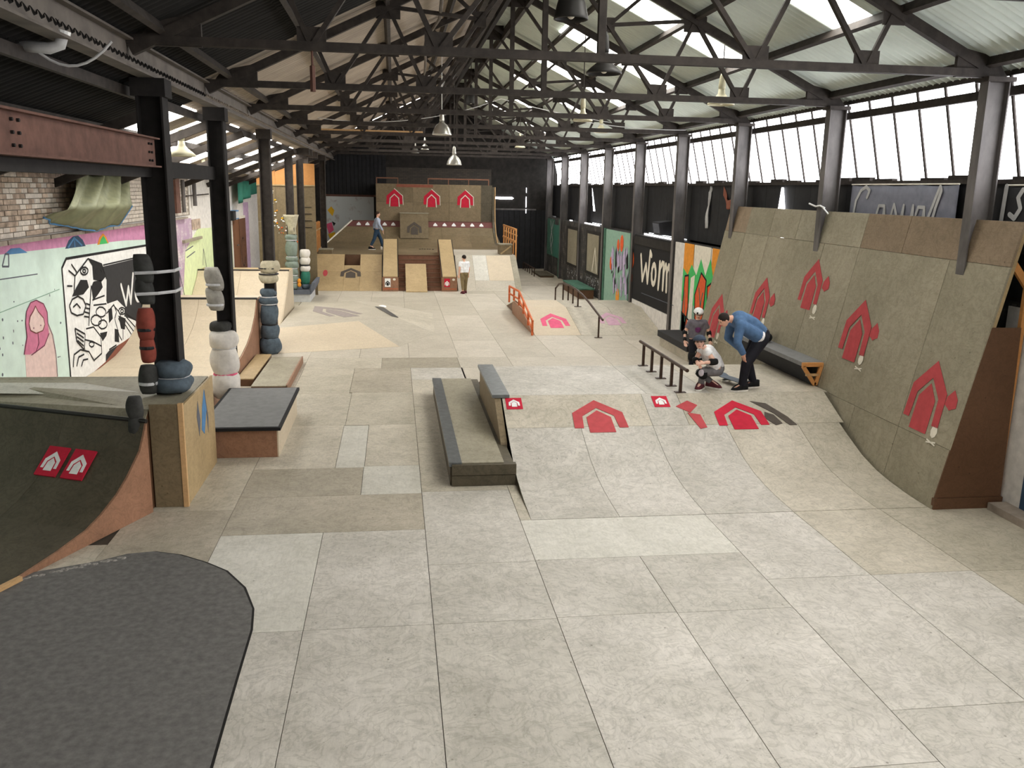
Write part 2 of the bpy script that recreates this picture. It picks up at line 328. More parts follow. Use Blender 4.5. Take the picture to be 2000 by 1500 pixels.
# ---- end walls
wf = struct(MB().box(-6.3, 8.5, Y1, Y1+.3, -.014, 8.6), 'wall_far', 'wall_dark')
part(MB().box(-3.6, -1.05, Y1-.03, Y1, 0, 3.6), 'brick_field', 'brick_far', wf)
part(MB().box(-3.5, -.9, Y1-.06, Y1, 3.6, 3.7), 'beam_ledge', 'steel_rust', wf)
part(MB().box(-.4, 5.0, Y1-.05, Y1, 3.6, 5.1), 'brick_field', 'brick_panel', wf)
for j in range(16): part(MB().box(-3.6+j*.2, -3.42+j*.2, Y1-.05, Y1, 3.72, 6.2), 'cladding_board', 'cladding_black', wf)
part(MB().box(5.1, 7.4, Y1-.05, Y1, 3.05, 3.13), 'beam_ledge', 'steel_grey', wf)
for j in range(10): part(MB().box(5.1+j*.29, 5.37+j*.29, Y1-.04, Y1, .0, 3.05), 'cladding_board', 'cladding_black', wf)
struct(MB().prism([(5.1, 3.62), (5.5, 3.6), (6.1, 3.6), (6.2, 3.66), (6.1, 3.72), (5.1, 3.72)], 'y', Y1-.06, Y1-.05), 'window_50', 'pane_daylight')  # glowing plate stands in for a daylight gap in the end wall
for n, (a, b) in enumerate(((3.95, 4.2), (3.2, 3.75), (2.9, 3.1))): struct(MB().box(6.84, 6.87, Y1-.07, Y1-.06, a, b), 'window_%d' % (51+n), 'pane_daylight')  # upright glowing bars stand in for a slit of daylight
wb = struct(MB().box(-6.3, 8.5, Y0-.3, Y0, -.014, 8.6), 'wall_back', 'white_wash')

# ---- roof: corrugated sheets in three rows per slope
def sheet_mesh(xa, za, xb, zb, width, waves=7, amp=.03, name='roof_sheet'):
    mb = MB(); n = waves*6; d = Vector((xb-xa, 0, zb-za)).normalized(); nrm = Vector((-d.z, 0, d.x))
    if nrm.z < 0: nrm = -nrm
    rows = []
    for (x, z) in ((xa, za), (xb, zb)):
        rows.append(len(mb.v))
        for i in range(n+1):
            o = nrm*(amp*math.cos(2*math.pi*waves*i/n)); mb.v.append((x+o.x, width*i/n, z+o.z))
    for i in range(n): mb.f.append((rows[0]+i, rows[0]+i+1, rows[1]+i+1, rows[1]+i))
    return mb.mesh(name, True)
def rz(d): return RZ-SLOPE*d
SW = BAY/4
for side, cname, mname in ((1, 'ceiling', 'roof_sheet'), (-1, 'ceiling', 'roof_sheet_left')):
    c = root_struct(cname); rows = [(0.02, 1.42), (1.36, 4.2), (4.12, 5.78)]; ms = {}
    for r, (da, db) in enumerate(rows):
        up = .012*(2-r)
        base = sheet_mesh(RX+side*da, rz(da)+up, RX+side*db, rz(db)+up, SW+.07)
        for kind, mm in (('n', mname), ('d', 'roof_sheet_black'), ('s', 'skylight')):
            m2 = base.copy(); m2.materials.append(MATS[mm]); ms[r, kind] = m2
    for k in range(-4, 8):
        for j in range(4):
            for r in range(3):
                kind = 'n'
                if side > 0 and ((r == 1 and j == 0) or (r == 0 and j == 2 and k < 0)): kind = 's'  # ridge-row skylights in unseen near bays are added to brighten the floor
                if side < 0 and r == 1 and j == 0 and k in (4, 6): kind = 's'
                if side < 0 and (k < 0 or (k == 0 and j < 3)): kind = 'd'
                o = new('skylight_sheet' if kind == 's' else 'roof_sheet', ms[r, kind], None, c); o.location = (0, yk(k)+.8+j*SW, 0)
    part(MB().box(RX-.25, RX+.25, Y0, Y1, RZ+.0, RZ+.05), 'ridge_cap', 'steel_dark', c)
def az(x): return 5.48+.4*(x+3.05)
c = root_struct('ceiling'); ms = {}
for r, (xa, xb) in enumerate(((-3.02, -3.45), (-3.4, -5.25), (-5.2, -6.2))):
    base = sheet_mesh(xa, az(xa)+.012*(2-r), xb, az(xb)+.012*(2-r), SW+.07)
    for kind, mm in (('n', 'roof_sheet_left'), ('d', 'roof_sheet_black'), ('s', 'skylight')):
        m2 = base.copy(); m2.materials.append(MATS[mm]); ms[r, kind] = m2
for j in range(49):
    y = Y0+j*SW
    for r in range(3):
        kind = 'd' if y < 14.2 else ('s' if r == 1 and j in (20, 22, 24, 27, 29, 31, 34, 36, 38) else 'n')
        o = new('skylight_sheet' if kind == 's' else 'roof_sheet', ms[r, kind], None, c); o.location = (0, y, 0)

# ---- purlins
for side in (1, -1):
    for d in (.35, 1.4, 2.65, 3.95, 5.2):
        x = RX+side*d; z = rz(d)-.1
        single(MB().beam((x, Y0, z), (x, Y1, z), .07, .13, (side*SLOPE, 0, 1)), 'purlin', 'steel_dark', 'long dark timber purlin under the corrugated roof sheets', 'purlin', 'purlins of the main roof')
for x in (-3.4, -4.3, -5.2, -5.75):
    single(MB().beam((x, Y0, az(x)-.1), (x, Y1, az(x)-.1), .07, .12), 'purlin', 'steel_dark', 'dark purlin carrying the low lean-to roof of the side aisle', 'purlin', 'purlins of the side aisle')
for x in range(10):
    y = 13.4+x*3.25
    single(MB().beam((-3.2, y, az(-3.2)-.255), (-5.98, y, az(-5.98)-.255), .08, .14), 'aisle_rafter', 'steel_dark', 'dark sloping rafter between the padded column row and the mural wall', 'rafter', 'rafters of the side aisle')

# ---- roof trusses
CZ, AZ = 5.71, 8.24
def make_truss():
    t = thing('roof_truss', 'dark steel roof truss with king post and web struts spanning the hall', 'truss', (RX, 0, CZ), 'roof trusses over the hall')
    part(MB().beam((-3.05, -.035, CZ), (7.8, -.035, CZ), .04, .1).beam((-3.05, .035, CZ), (7.8, .035, CZ), .04, .1).beam((-3.05, 0, CZ+.04), (7.8, 0, CZ+.04), .11, .015), 'bottom_chord', 'steel_dark', t)
    part(MB().beam((RX, 0, CZ), (RX, 0, AZ), .09, .09), 'king_post', 'steel_dark', t)
    def rp(d): return AZ-.4766*d
    for s in (1, -1):
        e = 5.3 if s > 0 else 5.55
        part(MB().beam((RX, 0, AZ), (RX+s*e, 0, rp(e)), .1, .13), 'rafter', 'steel_dark', t)
        P = lambda d, z: (RX+s*d, 0, z)
        mem = [((0, AZ), (2.0, CZ), .08), ((1.1, 6.86), (2.62, rp(2.62)), .05), ((1.1, 6.86), (1.75, rp(1.75)), .05), ((2.62, rp(2.62)), (2.0, CZ), .05),
               ((2.62, rp(2.62)), (3.5, CZ), .075), ((3.82, rp(3.82)), (3.5, CZ), .05)]
        for a, b, w_ in mem: part(MB().beam(P(*a), P(*b), .06, w_, (0, 1, 0)), 'web_strut', 'steel_dark', t)
        for d, z, sx, sz in ((2.0, CZ+.09, .17, .13), (3.5, CZ+.09, .17, .13), (2.62, rp(2.62)-.05, .2, .14), (3.82, rp(3.82)-.05, .15, .12), (1.1, 6.86, .1, .12)):
            part(MB().box(RX+s*d-sx, RX+s*d+sx, -.012, .012, z-sz, z+sz), 'gusset_plate', 'steel_dark', t)
        part(MB().prism([(RX+s*5.5, CZ-.06), (RX+s*4.75, CZ-.06), (RX+s*4.75, rp(4.75)+.05), (RX+s*5.3, CZ+.2)], 'y', -.03, .03), 'gusset_plate', 'steel_dark', t)
    part(MB().box(RX-.32, RX+.32, -.015, .015, AZ-.34, AZ+.02), 'apex_plate', 'steel_dark', t)
    return t
tr = make_truss()
for i, k in enumerate(range(-1, 9)):
    o = tr if i == 0 else copy_tree(tr)
    o.location = (RX, yk(k)-(.25 if k == 8 else 0), CZ)
# ridge runners and services along the ridge
for x, z, w_, n_, m in ((1.55, 7.2, .09, 'ridge_runner', 'steel_dark'), (1.95, 7.55, .12, 'ridge_runner', 'steel_dark'), (2.25, 7.75, .09, 'ridge_runner', 'steel_black'), (2.85, 7.95, .08, 'ridge_runner', 'steel_dark')):
    single(MB().beam((x, 5.5, z), (x, Y1, z), w_, w_*1.3), n_, m, 'dark longitudinal runner bar tying the trusses beside the ridge', 'beam', 'runner bars along the ridge')
single(MB().tube([(.75+.06*math.sin(j*1.3), 7+j*1.5, 7.05+.12*math.sin(j*.9)) for j in range(25)], .03, 6), 'hanging_hose', 'steel_pale', 'pale dusty hose strung under the roof along the ridge', 'hose')

# ---- right hand columns
def make_col():
    t = thing('steel_column', 'tall grey steel stanchion standing against the glazed side wall', 'column', (7.9, 0, 0), 'stanchions along the glazed wall')
    part(MB().box(7.76, 8.04, -.012, .012, 0, 5.62), 'web', 'steel_grey', t)
    part(MB().box(7.74, 7.76, -.09, .09, 0, 5.62), 'flange', 'steel_grey', t); part(MB().box(8.04, 8.06, -.09, .09, 0, 5.62), 'flange', 'steel_grey', t)
    part(MB().box(7.7, 8.1, -.14, .14, 5.6, 5.66), 'cap_plate', 'steel_dark', t); part(MB().box(7.72, 8.08, -.11, .11, .002, .03), 'base_plate', 'steel_dark', t)
    return t
cl = make_col()
for i, k in enumerate(range(-1, 9)):
    o = cl if i == 0 else copy_tree(cl)
    o.location = (7.9, yk(k)-(.2 if k == 8 else 0), 0)
# ---- valley beam and left column row
single(MB().ibeam((-3.05, Y0, 5.55), (-3.05, Y1, 5.55), .2, .34, .025), 'valley_beam', 'steel_pale', 'long pale steel beam on top of the padded column row', 'beam')
cb_ = thing('crane_beam', 'rusty red steel beam bolted to the first padded column', 'beam', (-3.0, 7, 4.3))
part(MB().ibeam((-3.0, 2.0, 4.47), (-3.0, 11.8, 4.47), .16, .36, .02), 'girder', 'steel_rust', cb_)
for y in (7.55, 7.68, 11.5, 11.62):
    for z in (4.37, 4.47, 4.57): part(MB().tube([(-2.992, y, z), (-2.968, y, z)], .016, 6), 'bolt', 'steel_black', cb_)
single(MB().beam((-3.2, 5.0, 4.28), (-3.2, 16.2, 4.28), .2, .22), 'tie_beam', 'steel_black', 'black timber tie beam behind the rusty red beam', 'beam')
FZ_ = 1.3
single(MB().beam((-3.05, 7.0, 4.66), (-3.05, 7.0, 5.38), .16, .16), 'hanger_post', 'steel_black', 'short black post between the rusty beam and the valley beam', 'post')
LCOL = [(-3.05, 12.05, 1.3, .3), (-3.05, 16.15, .25, .26), (-3.05, 21.9, 0, .24), (-3.68, 32.15, .42, .24), (-3.42, 33.3, .42, .22), (-3.44, 35.6, 0, .22), (-3.05, 38.9, FZ_, .22)]
lab = ['black steel column rising from the brown deck, hung with red padding', 'black steel column wrapped in white sacking at its foot', 'dark steel column with beige wraps over blue grey padding',
       'brown steel column standing before the climbing wall, fourth in its row', 'brown steel column beside the tall grey green pad stack', 'brown steel column at the orange slatted fence', 'dark steel column beside the whitewashed brick end wall']
for (xc, y, zb, w_), l in zip(LCOL, lab):
    t = thing('steel_column', l, 'column', (xc, y, zb)); m = 'steel_black' if y < 20 else 'steel_dark'
    part(MB().box(xc-w_/2, xc+w_/2, y-.012, y+.012, zb, 5.38), 'web', m, t)
    for s in (-1, 1): part(MB().box(xc+s*w_/2-.012, xc+s*w_/2+.012, y-w_/2, y+w_/2, zb, 5.38), 'flange', m, t)
    part(MB().box(min(xc-w_*.7, -3.15), max(xc+w_*.7, -2.95), y-w_*.6, y+w_*.6, 5.16, 5.38), 'head_bracket', m, t)
# ================================================================ ramps and obstacles
def interp(prof, t):
    for (a, za), (b, zb) in zip(prof, prof[1:]):
        if a <= t <= b: return za+(zb-za)*(t-a)/(b-a) if b > a else za
    return prof[0][1] if t < prof[0][0] else prof[-1][1]
def sub(prof, a, b): return [(a, interp(prof, a))]+[p for p in prof if a < p[0] < b]+[(b, interp(prof, b))]
def offset(prof, t):
    out = []
    for i, p in enumerate(prof):
        a = prof[max(i-1, 0)]; b = prof[min(i+1, len(prof)-1)]; d = Vector((b[0]-a[0], b[1]-a[1])).normalized()
        out.append((p[0]+d.y*t, p[1]-d.x*t))
    return out
def skin_strip(mb, prof, x0, x1, t=.02):     # a bent sheet following a (y,z) profile between two x
    lo = offset(prof, t)
    for i in range(len(prof)-1):
        a, b, c, d = prof[i], prof[i+1], lo[i+1], lo[i]
        mb.hexa([(x0, *d), (x1, *d), (x1, *c), (x0, *c)], [(x0, *a), (x1, *a), (x1, *b), (x0, *b)])
    return mb
def sheet(parent, m, prof, x0, x1, ya, yb, name='plywood_sheet', g=.003):
    return part(skin_strip(MB(), sub(prof, ya+g, yb-g), x0+g, x1-g), name, m, parent)

CHEV = [(0, 1), (.95, .22), (1, -.72), (.66, -.72), (.6, .02), (0, .52), (-.6, .02), (-.66, -.72), (-1, -.72), (-.95, .22)]
PENT = [(0, .36), (.46, -.06), (.48, -1), (-.48, -1), (-.46, -.06)]
LINE = [[(-.6, -1), (-.52, -.05), (0, .42), (.52, -.05), (.6, -1)], [(0, 1.06), (1.02, .24), (1.06, -.78)]]
def decal(parent, fn, outlines, m, name='stencil', t=.004):
    mb = MB()
    for i_, ol in enumerate(outlines):      # overlapping strokes step up a hair so that their faces never coincide
        e_ = .00025*i_; mb.hexa([fn(a, b, .0004+e_*.3) for a, b in ol], [fn(a, b, t+e_) for a, b in ol])
    return part(mb, name, m, parent)
def ribbon(pts, w):    # outline polygons (quads) of a stroke of width w in the plane
    out = []
    for (a, b), (c, d) in zip(pts, pts[1:]):
        v = Vector((c-a, d-b)); L = v.length
        if L < 1e-6: continue
        n = Vector((-v.y, v.x))/L*w/2; e = v/L*w*.35
        out.append([(a-n.x, b-n.y), (c-n.x, d-n.y), (c+n.x, d+n.y), (a+n.x, b+n.y)])
    if w > .04: out += [[(a+w/2*math.cos(k*.7854), b+w/2*math.sin(k*.7854)) for k in range(8)] for a, b in pts]
    return out
def house(parent, fn, sx, sy, m, t=.004):
    f = lambda a, b, h: fn(a*sx, b*sy, h)
    decal(parent, f, [CHEV[:3]+CHEV[3:5]+[CHEV[5]], [CHEV[0], CHEV[5]]+CHEV[6:]], m, 'house_stencil', t); decal(parent, f, [PENT], m, 'house_stencil', t)

# ---- funbox with bank, deck and back bank
FB = [(10.24, .004), (10.75, .02), (11.16, .05), (11.54, .1), (11.96, .2), (12.46, .39), (12.89, .57), (13.5, .85)]
DZ = .85
fb = thing('funbox', 'wide plywood funbox with curved bank and flat deck beside the wallride', 'ramp', (4.5, 13.5, 0))
part(MB().prism([(y, z-.03) for y, z in FB if y > 11]+[(15.83, DZ-.03), (18.2, 0), (11, 0)], 'x', 1.75, 7.12), 'carcass', 'ply_side_brown', fb)
bx = [1.68, 2.84, 4.0, 5.2, 6.4, 7.12]
for i in range(5):
    sheet(fb, ['ply_floor_grey', 'ply_floor_grey', 'ply_floor_grey', 'ply_floor_warm', 'ply_floor_warm'][i], FB, bx[i], bx[i+1], 10.24, 12.75)
for a, b, m in ((1.68, 4.0, 'ply_floor_warm'), (4.0, 4.6, 'ply_floor_grey'), (4.6, 7.2, 'ply_floor_warm')): sheet(fb, m, FB, a, b, 12.75, 13.5)
DK = [(13.5, DZ), (15.85, DZ)]
for a, b in ((1.8, 4.1), (4.1, 5.2), (5.2, 7.26)): sheet(fb, 'ply_floor_grey' if a < 5 else 'ply_floor_warm', DK, a, b, 13.5, 15.85)
BK = [(15.85, DZ), (18.2, .01)]
for a, b in ((1.8, 4.1), (4.1, 7.1)): sheet(fb, 'ply_floor_warm', BK, a, b, 15.85, 18.2)
part(MB().box(1.52, 1.8, 13.42, 15.9, DZ-.02, DZ+.03), 'steel_cap', 'steel_plate', fb, 'worn steel cap along the edge')
part(MB().prism([(12.55, .35), (13.45, DZ-.02), (15.88, DZ-.02), (15.88, 0), (12.4, 0)], 'x', 1.56, 1.66), 'side_panel', 'ply_far', fb)
def onfb(x0, y0):
    return lambda a, b, h: (x0+a, y0+b, interp(FB, y0+b)+h*1.2+.004)
house(fb, onfb(3.17, 12.98), .43, .37, 'paint_red_worn')
house(fb, onfb(5.5, 12.96), .42, .34, 'paint_red')
decal(fb, onfb(6.0, 13.0), [[(-.2, .28), (.05, .22), (.3, -.1), (.38, -.3), (.25, -.3), (.1, -.02)], [(-.05, .02), (.08, -.05), (.15, -.26), (.02, -.3), (-.1, -.12)]], 'paint_stencil_dark', 'worn_stencil')
decal(fb, onfb(4.75, 12.98), [[(-.25, .2), (-.02, .33), (.12, .22), (-.05, .05)], [(-.1, .05), (.1, 0), (.12, -.3), (.0, -.33)]], 'paint_red_worn', 'worn_stencil')
for x in (1.86, 4.28):
    f = onfb(x, 13.3); decal(fb, f, [[(-.13, -.13), (.13, -.13), (.13, .13), (-.13, .13)]], 'paint_red', 'sticker', .003)
    house(fb, lambda a, b, h, f=f: f(a, b, h+.004), .09, .08, 'paint_white', .006)

# ---- low ledge beside the funbox
ld = thing('grind_ledge', 'low grey ledge with steel edge and stacked sleeper front beside the funbox', 'ledge', (1.2, 14.4, 0))
part(MB().box(.74, 1.64, 11.66, 17.2, 0, .31), 'body', 'ply_dark', ld); part(MB().box(.9, 1.5, 11.64, 17.2, .31, .33), 'top_board', 'ply_deck', ld)
part(MB().box(.72, .9, 11.62, 17.22, .28, .34), 'steel_edge', 'steel_plate', ld)
part(MB().box(.76, 1.66, 11.58, 11.68, .004, .155), 'timber_sleeper', 'ply_dark', ld); part(MB().box(.76, 1.67, 11.57, 11.68, .165, .315), 'timber_sleeper', 'ply_dark', ld)

# ---- manual pad in front of the brown deck
mp = thing('manual_pad', 'square box with black rimmed grey top and red plywood side', 'box', (-2.35, 14.4, 0))
part(MB().box(-2.84, -1.83, 13.16, 15.72, .002, .45), 'side', 'ply_side_red', mp)
part(MB().box(-1.83, -1.81, 13.16, 15.72, .002, .45), 'side_face', 'ply_cream', mp)
part(MB().box(-3.0, -1.76, 13.06, 15.8, .45, .5), 'top_frame', 'paint_black', mp); part(MB().box(-2.95, -1.8, 13.11, 15.75, .49, .506), 'top_board', 'paint_grey', mp)

# ---- brown deck, its quarter pipe and the box under the first column
A = Vector((-3.12, 10.93, 0)); DV = Vector((-.408, -.913, 0)); CV = Vector((-.913, .408, 0))
QP = [(0, 1.2), (.06, 1.05), (.15, .86), (.39, .61), (.6, .44), (.87, .29), (1.12, .19), (1.55, .11), (2.04, .05), (2.55, .006)]
qp = thing('quarter_pipe', 'dark worn quarter pipe with red side panel below the brown deck', 'ramp', tuple(A))
def qpt(s, z, c):
    c = min(c, (2.84+DV.x*s)/.913); v = A+DV*s+CV*c; return (v.x, v.y, z)
lo = offset(QP, .02)
for c0, c1, m in ((.0, 1.22, 'ply_dark'), (1.22, 2.44, 'ply_dark'), (2.44, 3.1, 'ply_dark')):
    mb = MB()
    for i in range(len(QP)-1):
        a, b, c_, d = QP[i], QP[i+1], lo[i+1], lo[i]
        mb.hexa([qpt(d[0], max(d[1], .001), c0), qpt(d[0], max(d[1], .001), c1-.004), qpt(c_[0], max(c_[1], .001), c1-.004), qpt(c_[0], max(c_[1], .001), c0)],
                [qpt(*a, c0), qpt(*a, c1-.004), qpt(*b, c1-.004), qpt(*b, c0)])
    part(mb, 'plywood_sheet', m, qp)
mb = MB(); ol = [(s, z-.004) for s, z in QP]+[(0, 0)]
mb.hexa([qpt(s, max(z, .001), -.03) for s, z in ol], [qpt(s, max(z, .001), -.002) for s, z in ol]); part(mb, 'side_panel', 'ply_side_red', qp)
part(MB().tube([qpt(0, 1.2, -.03), qpt(0, 1.2, 3.1)], .028, 10), 'coping', 'steel_coping', qp)
part(MB().beam(qpt(2.1, .03, -.06), qpt(2.75, .03, -.06), .05, .06), 'edge_batten', 'ply_edge', qp)
for c_ in (.72, 1.12):
    f = lambda a, b, h, c_=c_: (lambda s: qpt(s+h*.6, interp(QP, s)+h*.8, c_-a))(.36-b*.75)
    decal(qp, f, [[(-.16, -.2), (.16, -.2), (.16, .2), (-.16, .2)]], 'paint_red', 'sticker', .02); house(qp, lambda a, b, h, f=f: f(a, b, h+.02), .12, .13, 'paint_white', .012)
dk = thing('ramp_deck', 'raised brown plywood deck carrying the first padded column', 'deck', (-4.4, 12, 0))
dpts = [(-3.13, 10.97, 1.19), (-3.12, 11.12, 1.3), (-2.73, 11.12, 1.33), (-2.76, 12.98, 1.33), (-5.97, 13.03, 1.33), (-5.97, 12.3, 1.19)]
part(MB().hexa([(x, y, .001) for x, y, z in dpts], [(x, y, z-.02) for x, y, z in dpts]), 'carcass', 'ply_side_brown', dk)
part(MB().hexa([(x, y, z-.02) for x, y, z in dpts], dpts), 'deck_board', 'ply_deck', dk)
part(MB().hexa([(-3.2, 11.9, 1.29), (-5.95, 12.4, 1.25), (-5.95, 12.75, 1.3), (-4.4, 12.6, 1.31)], [(-3.2, 11.9, 1.294+.01), (-5.95, 12.4, 1.225+.01+.02), (-5.95, 12.75, 1.31+.005), (-4.4, 12.6, 1.325+.005)]), 'patch_board', 'ply_floor_pale', dk)
part(MB().box(-2.73, -2.7, 11.1, 12.98, .002, 1.34), 'side_board', 'ply_tan', dk); part(MB().box(-3.1, -2.75, 11.085, 11.11, .002, 1.37), 'front_board', 'ply_far', dk)
part(MB().box(-2.75, -2.69, 11.07, 11.13, .002, 1.38), 'corner_batten', 'ply_edge', dk)
decal(dk, lambda a, b, h: (-2.7+h, 12.35+a, .95+b), [[(-.25, -.2), (-.1, -.3), (.1, .0), (.02, .32), (-.15, .1)]], 'paint_blue', 'graffiti')
for q_ in ([(-.3, .1), (-.2, .3), (-.1, .0), (-.2, -.2)], [(.25, .35), (.3, .2), (.4, -.1), (.35, -.3)]): decal(dk, lambda a, b, h: (-2.7+h, 12.15+a, .9+b), [q_], 'paint_slate', 'graffiti')

# ---- two mini ramps between the deck and the climbing wall
H1 = [(13.05, 1.31), (13.2, 1.0), (13.5, .78), (14.0, .58), (14.7, .45), (15.5, .4), (18.2, .4), (19.2, .46), (20.0, .58), (20.7, .78), (21.2, 1.02), (21.5, 1.25), (21.62, 1.4)]
H2 = [(22.35, 1.4), (22.5, 1.1), (22.9, .7), (23.4, .35), (24.0, .1), (24.5, .03), (25.2, .12), (25.8, .4), (26.4, .75), (27.0, 1.1), (27.4, 1.35), (27.6, 1.53)]
h1 = thing('mini_ramp', 'pale plywood mini ramp meeting the black and white robot mural', 'ramp', (-4.7, 17.5, 0))
for a, b in ((-5.98, -4.7), (-4.7, -3.36)):
    for ya, yb in ((13.05, 15.5), (15.5, 18.2), (18.2, 21.62)): sheet(h1, 'ply_cream', H1, a, b, ya, yb)
    sheet(h1, 'ply_cream', [(21.62, 1.39), (22.35, 1.39)], a, b, 21.62, 22.35, 'deck_board')
part(MB().tube([(-5.98, 21.62, 1.4), (-3.34, 21.62, 1.4)], .028, 10), 'coping', 'steel_coping', h1)
part(MB().prism([(y, z-.022) for y, z in H1]+[(22.3, 1.36), (22.3, 0), (13.1, 0)], 'x', -3.36, -3.34), 'side_panel', 'ply_side_red', h1)
part(MB().prism([(y, z-.03) for y, z in H1[6:]]+[(22.3, 1.36), (22.3, 0), (18.2, 0)], 'x', -5.95, -3.37), 'carcass', 'ply_side_brown', h1)
h2 = thing('mini_ramp', 'pale plywood mini ramp below the tall climbing wall', 'ramp', (-4.7, 25, 0))
for a, b in ((-5.98, -4.7), (-4.7, -3.28)):
    for ya, yb in ((22.35, 24.5), (24.5, 27.6)): sheet(h2, 'ply_cream', H2, a, b, ya, yb)
    sheet(h2, 'ply_tan', [(27.6, 1.52), (28.6, 1.52)], a, b, 27.6, 28.6, 'deck_board')
part(MB().tube([(-5.98, 27.6, 1.53), (-3.26, 27.6, 1.53)], .028, 10), 'coping', 'steel_coping', h2)
part(MB().prism([(y, z-.022) for y, z in H2]+[(28.6, 1.5), (28.6, 0), (22.4, 0)], 'x', -3.28, -3.26), 'side_panel', 'ply_cream', h2)
cw = thing('climbing_wall', 'tall brown plywood climbing wall with orange top boards', 'climbing wall', (-4.6, 34, 0))
for a, b in ((-5.08, -4.4), (-4.4, -3.6), (-3.6, -2.95)):
    za, zb = az(a)-.35, min(az(b)-.3, 4.9)
    part(MB().prism([(a+.003, .002), (b-.003, .002), (b-.003, 2.75), (a+.003, 2.75)], 'y', 34.0, 34.03), 'plywood_sheet', 'ply_far', cw)
    part(MB().prism([(a+.003, 2.756), (b-.003, 2.756), (b-.003, 4.1), (a+.003, 4.1)], 'y', 34.0, 34.03), 'plywood_sheet', 'ply_far', cw)
    part(MB().prism([(a+.003, 4.11), (b-.003, 4.11), (b-.003, zb), (a+.003, za)], 'y', 33.98, 34.03), 'orange_board', 'ply_orange', cw)
part(MB().box(-5.08, -2.95, 33.95, 34.0, 4.08, 4.13), 'batten', 'ply_tan', cw)
rr = random.Random(3)
for i in range(60):
    t = rr.random(); x = -4.75+.9*t*t+rr.uniform(-.2, .3); z = 4.2-2.1*t**.8+rr.uniform(-.15, .15); r = rr.uniform(.02, .05)
    part(MB().blob((x, 33.985, z), (r, .03, r*.8), 6, 4), 'climbing_hold', rr.choice(['paint_white']*4+['paint_yellow', 'paint_orange', 'paint_amber', 'paint_cream']), cw)
for i in range(4): part(MB().box(-3.45, -3.1, 33.97, 34.0, 3.3-i*.25, 3.32-i*.25), 'slot', 'gap_dark', cw)
for n_, lb, b_, m in (('low_ledge', 'low grey plywood ledge beside the second padded column', (-2.9, -2.2, 17.5, 20.6, 0, .15), 'ply_deck'), ('low_ledge', 'low open fronted step between the mini ramp and the low ledge', (-3.3, -2.95, 18.15, 20.9, 0, .16), 'ply_tan')):
    t = thing(n_, lb, 'ledge', (b_[0], b_[2], 0)); part(MB().box(b_[0], b_[1], b_[2], b_[3], .001, b_[5]-.02), 'body', 'ply_side_brown', t); part(MB().box(*b_[:4], b_[5]-.02, b_[5]), 'top_board', m, t)
part(MB().beam((-2.2, 17.5, .08), (-2.2, 20.6, .08), .03, .16), 'edge_strip', 'ply_side_red', t)

# ---- low hip with pale bank in the middle of the hall
hp = thing('hip_ramp', 'low hip with one fresh pale bank and a faded house stencil', 'ramp', (-1.5, 26, 0))
T = [(-3.2, 24.0, .3), (-1.07, 25.25, .3), (-.12, 26.2, .3), (-.62, 28.3, .3), (-1.43, 29.9, .3), (-3.2, 28.6, .3)]
B = [(-3.25, 21.7, .004), (.09, 22.7, .004), (1.13, 24.93, .004), (1.23, 28.9, .004), (-1.2, 32.4, .004), (-3.2, 30.6, .004)]
part(MB().hexa([(x, y, .001) for x, y, z in T], T), 'top', 'ply_floor_far', hp)
for i, m in enumerate(('ply_cream', 'ply_floor_far', 'ply_floor_warm', 'ply_floor_far', 'ply_floor_far')):
    a, b, c_, d = B[i], B[i+1], T[i+1], T[i]
    part(MB().hexa([(p[0], p[1], .001) for p in (a, b, c_, d)], [a, b, c_, d]), 'bank', m, hp)
part(MB().hexa([(-.66, 28.3, .31), (-.12, 26.15, .31), (.08, 26.25, .25), (-.4, 28.5, .25)], [(-.66, 28.3, .32), (-.12, 26.15, .32), (.08, 26.25, .27), (-.4, 28.5, .27)]), 'shaded_edge', 'steel_plate', hp)  # grey strip paints in the shaded side of the hip
def hf(a, b, h): c_, s_ = math.cos(.5), math.sin(.5); return (-1.95+a*c_-b*s_, 27.3+a*s_+b*c_, .3+h*1.5)
house(hp, hf, .55, 1.35, 'paint_stencil_grey')
decal(hp, lambda a, b, h: (-.45+a, 28.9+b*1.6, .2+b*.12+h+.03), [[(.15*math.cos(t*.7), .15*math.sin(t*.7)) for t in range(9)], [(-.2, -.3), (-.14, -.34), (.2, -.16), (.14, -.12)], [(.2, -.3), (.14, -.34), (-.2, -.16), (-.14, -.12)]], 'paint_white', 'skull_stencil')

# ---- low bank with the curved rail
bk = thing('bank_ramp', 'low cream bank with pink and mauve house stencils under the curved rail', 'ramp', (5.7, 27, 0))
B2 = [(24.4, .004), (26.8, .5), (28.6, .5), (31.0, .004)]
for i, (a, b) in enumerate(((3.98, 5.35), (5.35, 6.7), (6.7, 7.8))):
    for ya, yb in ((24.4, 26.8), (26.8, 28.6), (28.6, 31.0)): sheet(bk, 'ply_cream' if i == 0 else 'ply_floor_warm', B2, a, b, ya, yb)
part(MB().prism([(24.5, .0)]+[(26.8, .47), (28.6, .47), (30.9, .0)], 'x', 4.0, 7.79), 'carcass', 'ply_side_brown', bk)
fk = lambda x0, y0: (lambda a, b, h: (x0+a, y0+b, interp(B2, y0+b)+h))
house(bk, fk(4.75, 25.6), .42, .62, 'paint_pink'); house(bk, fk(6.55, 25.75), .4, .55, 'paint_mauve')

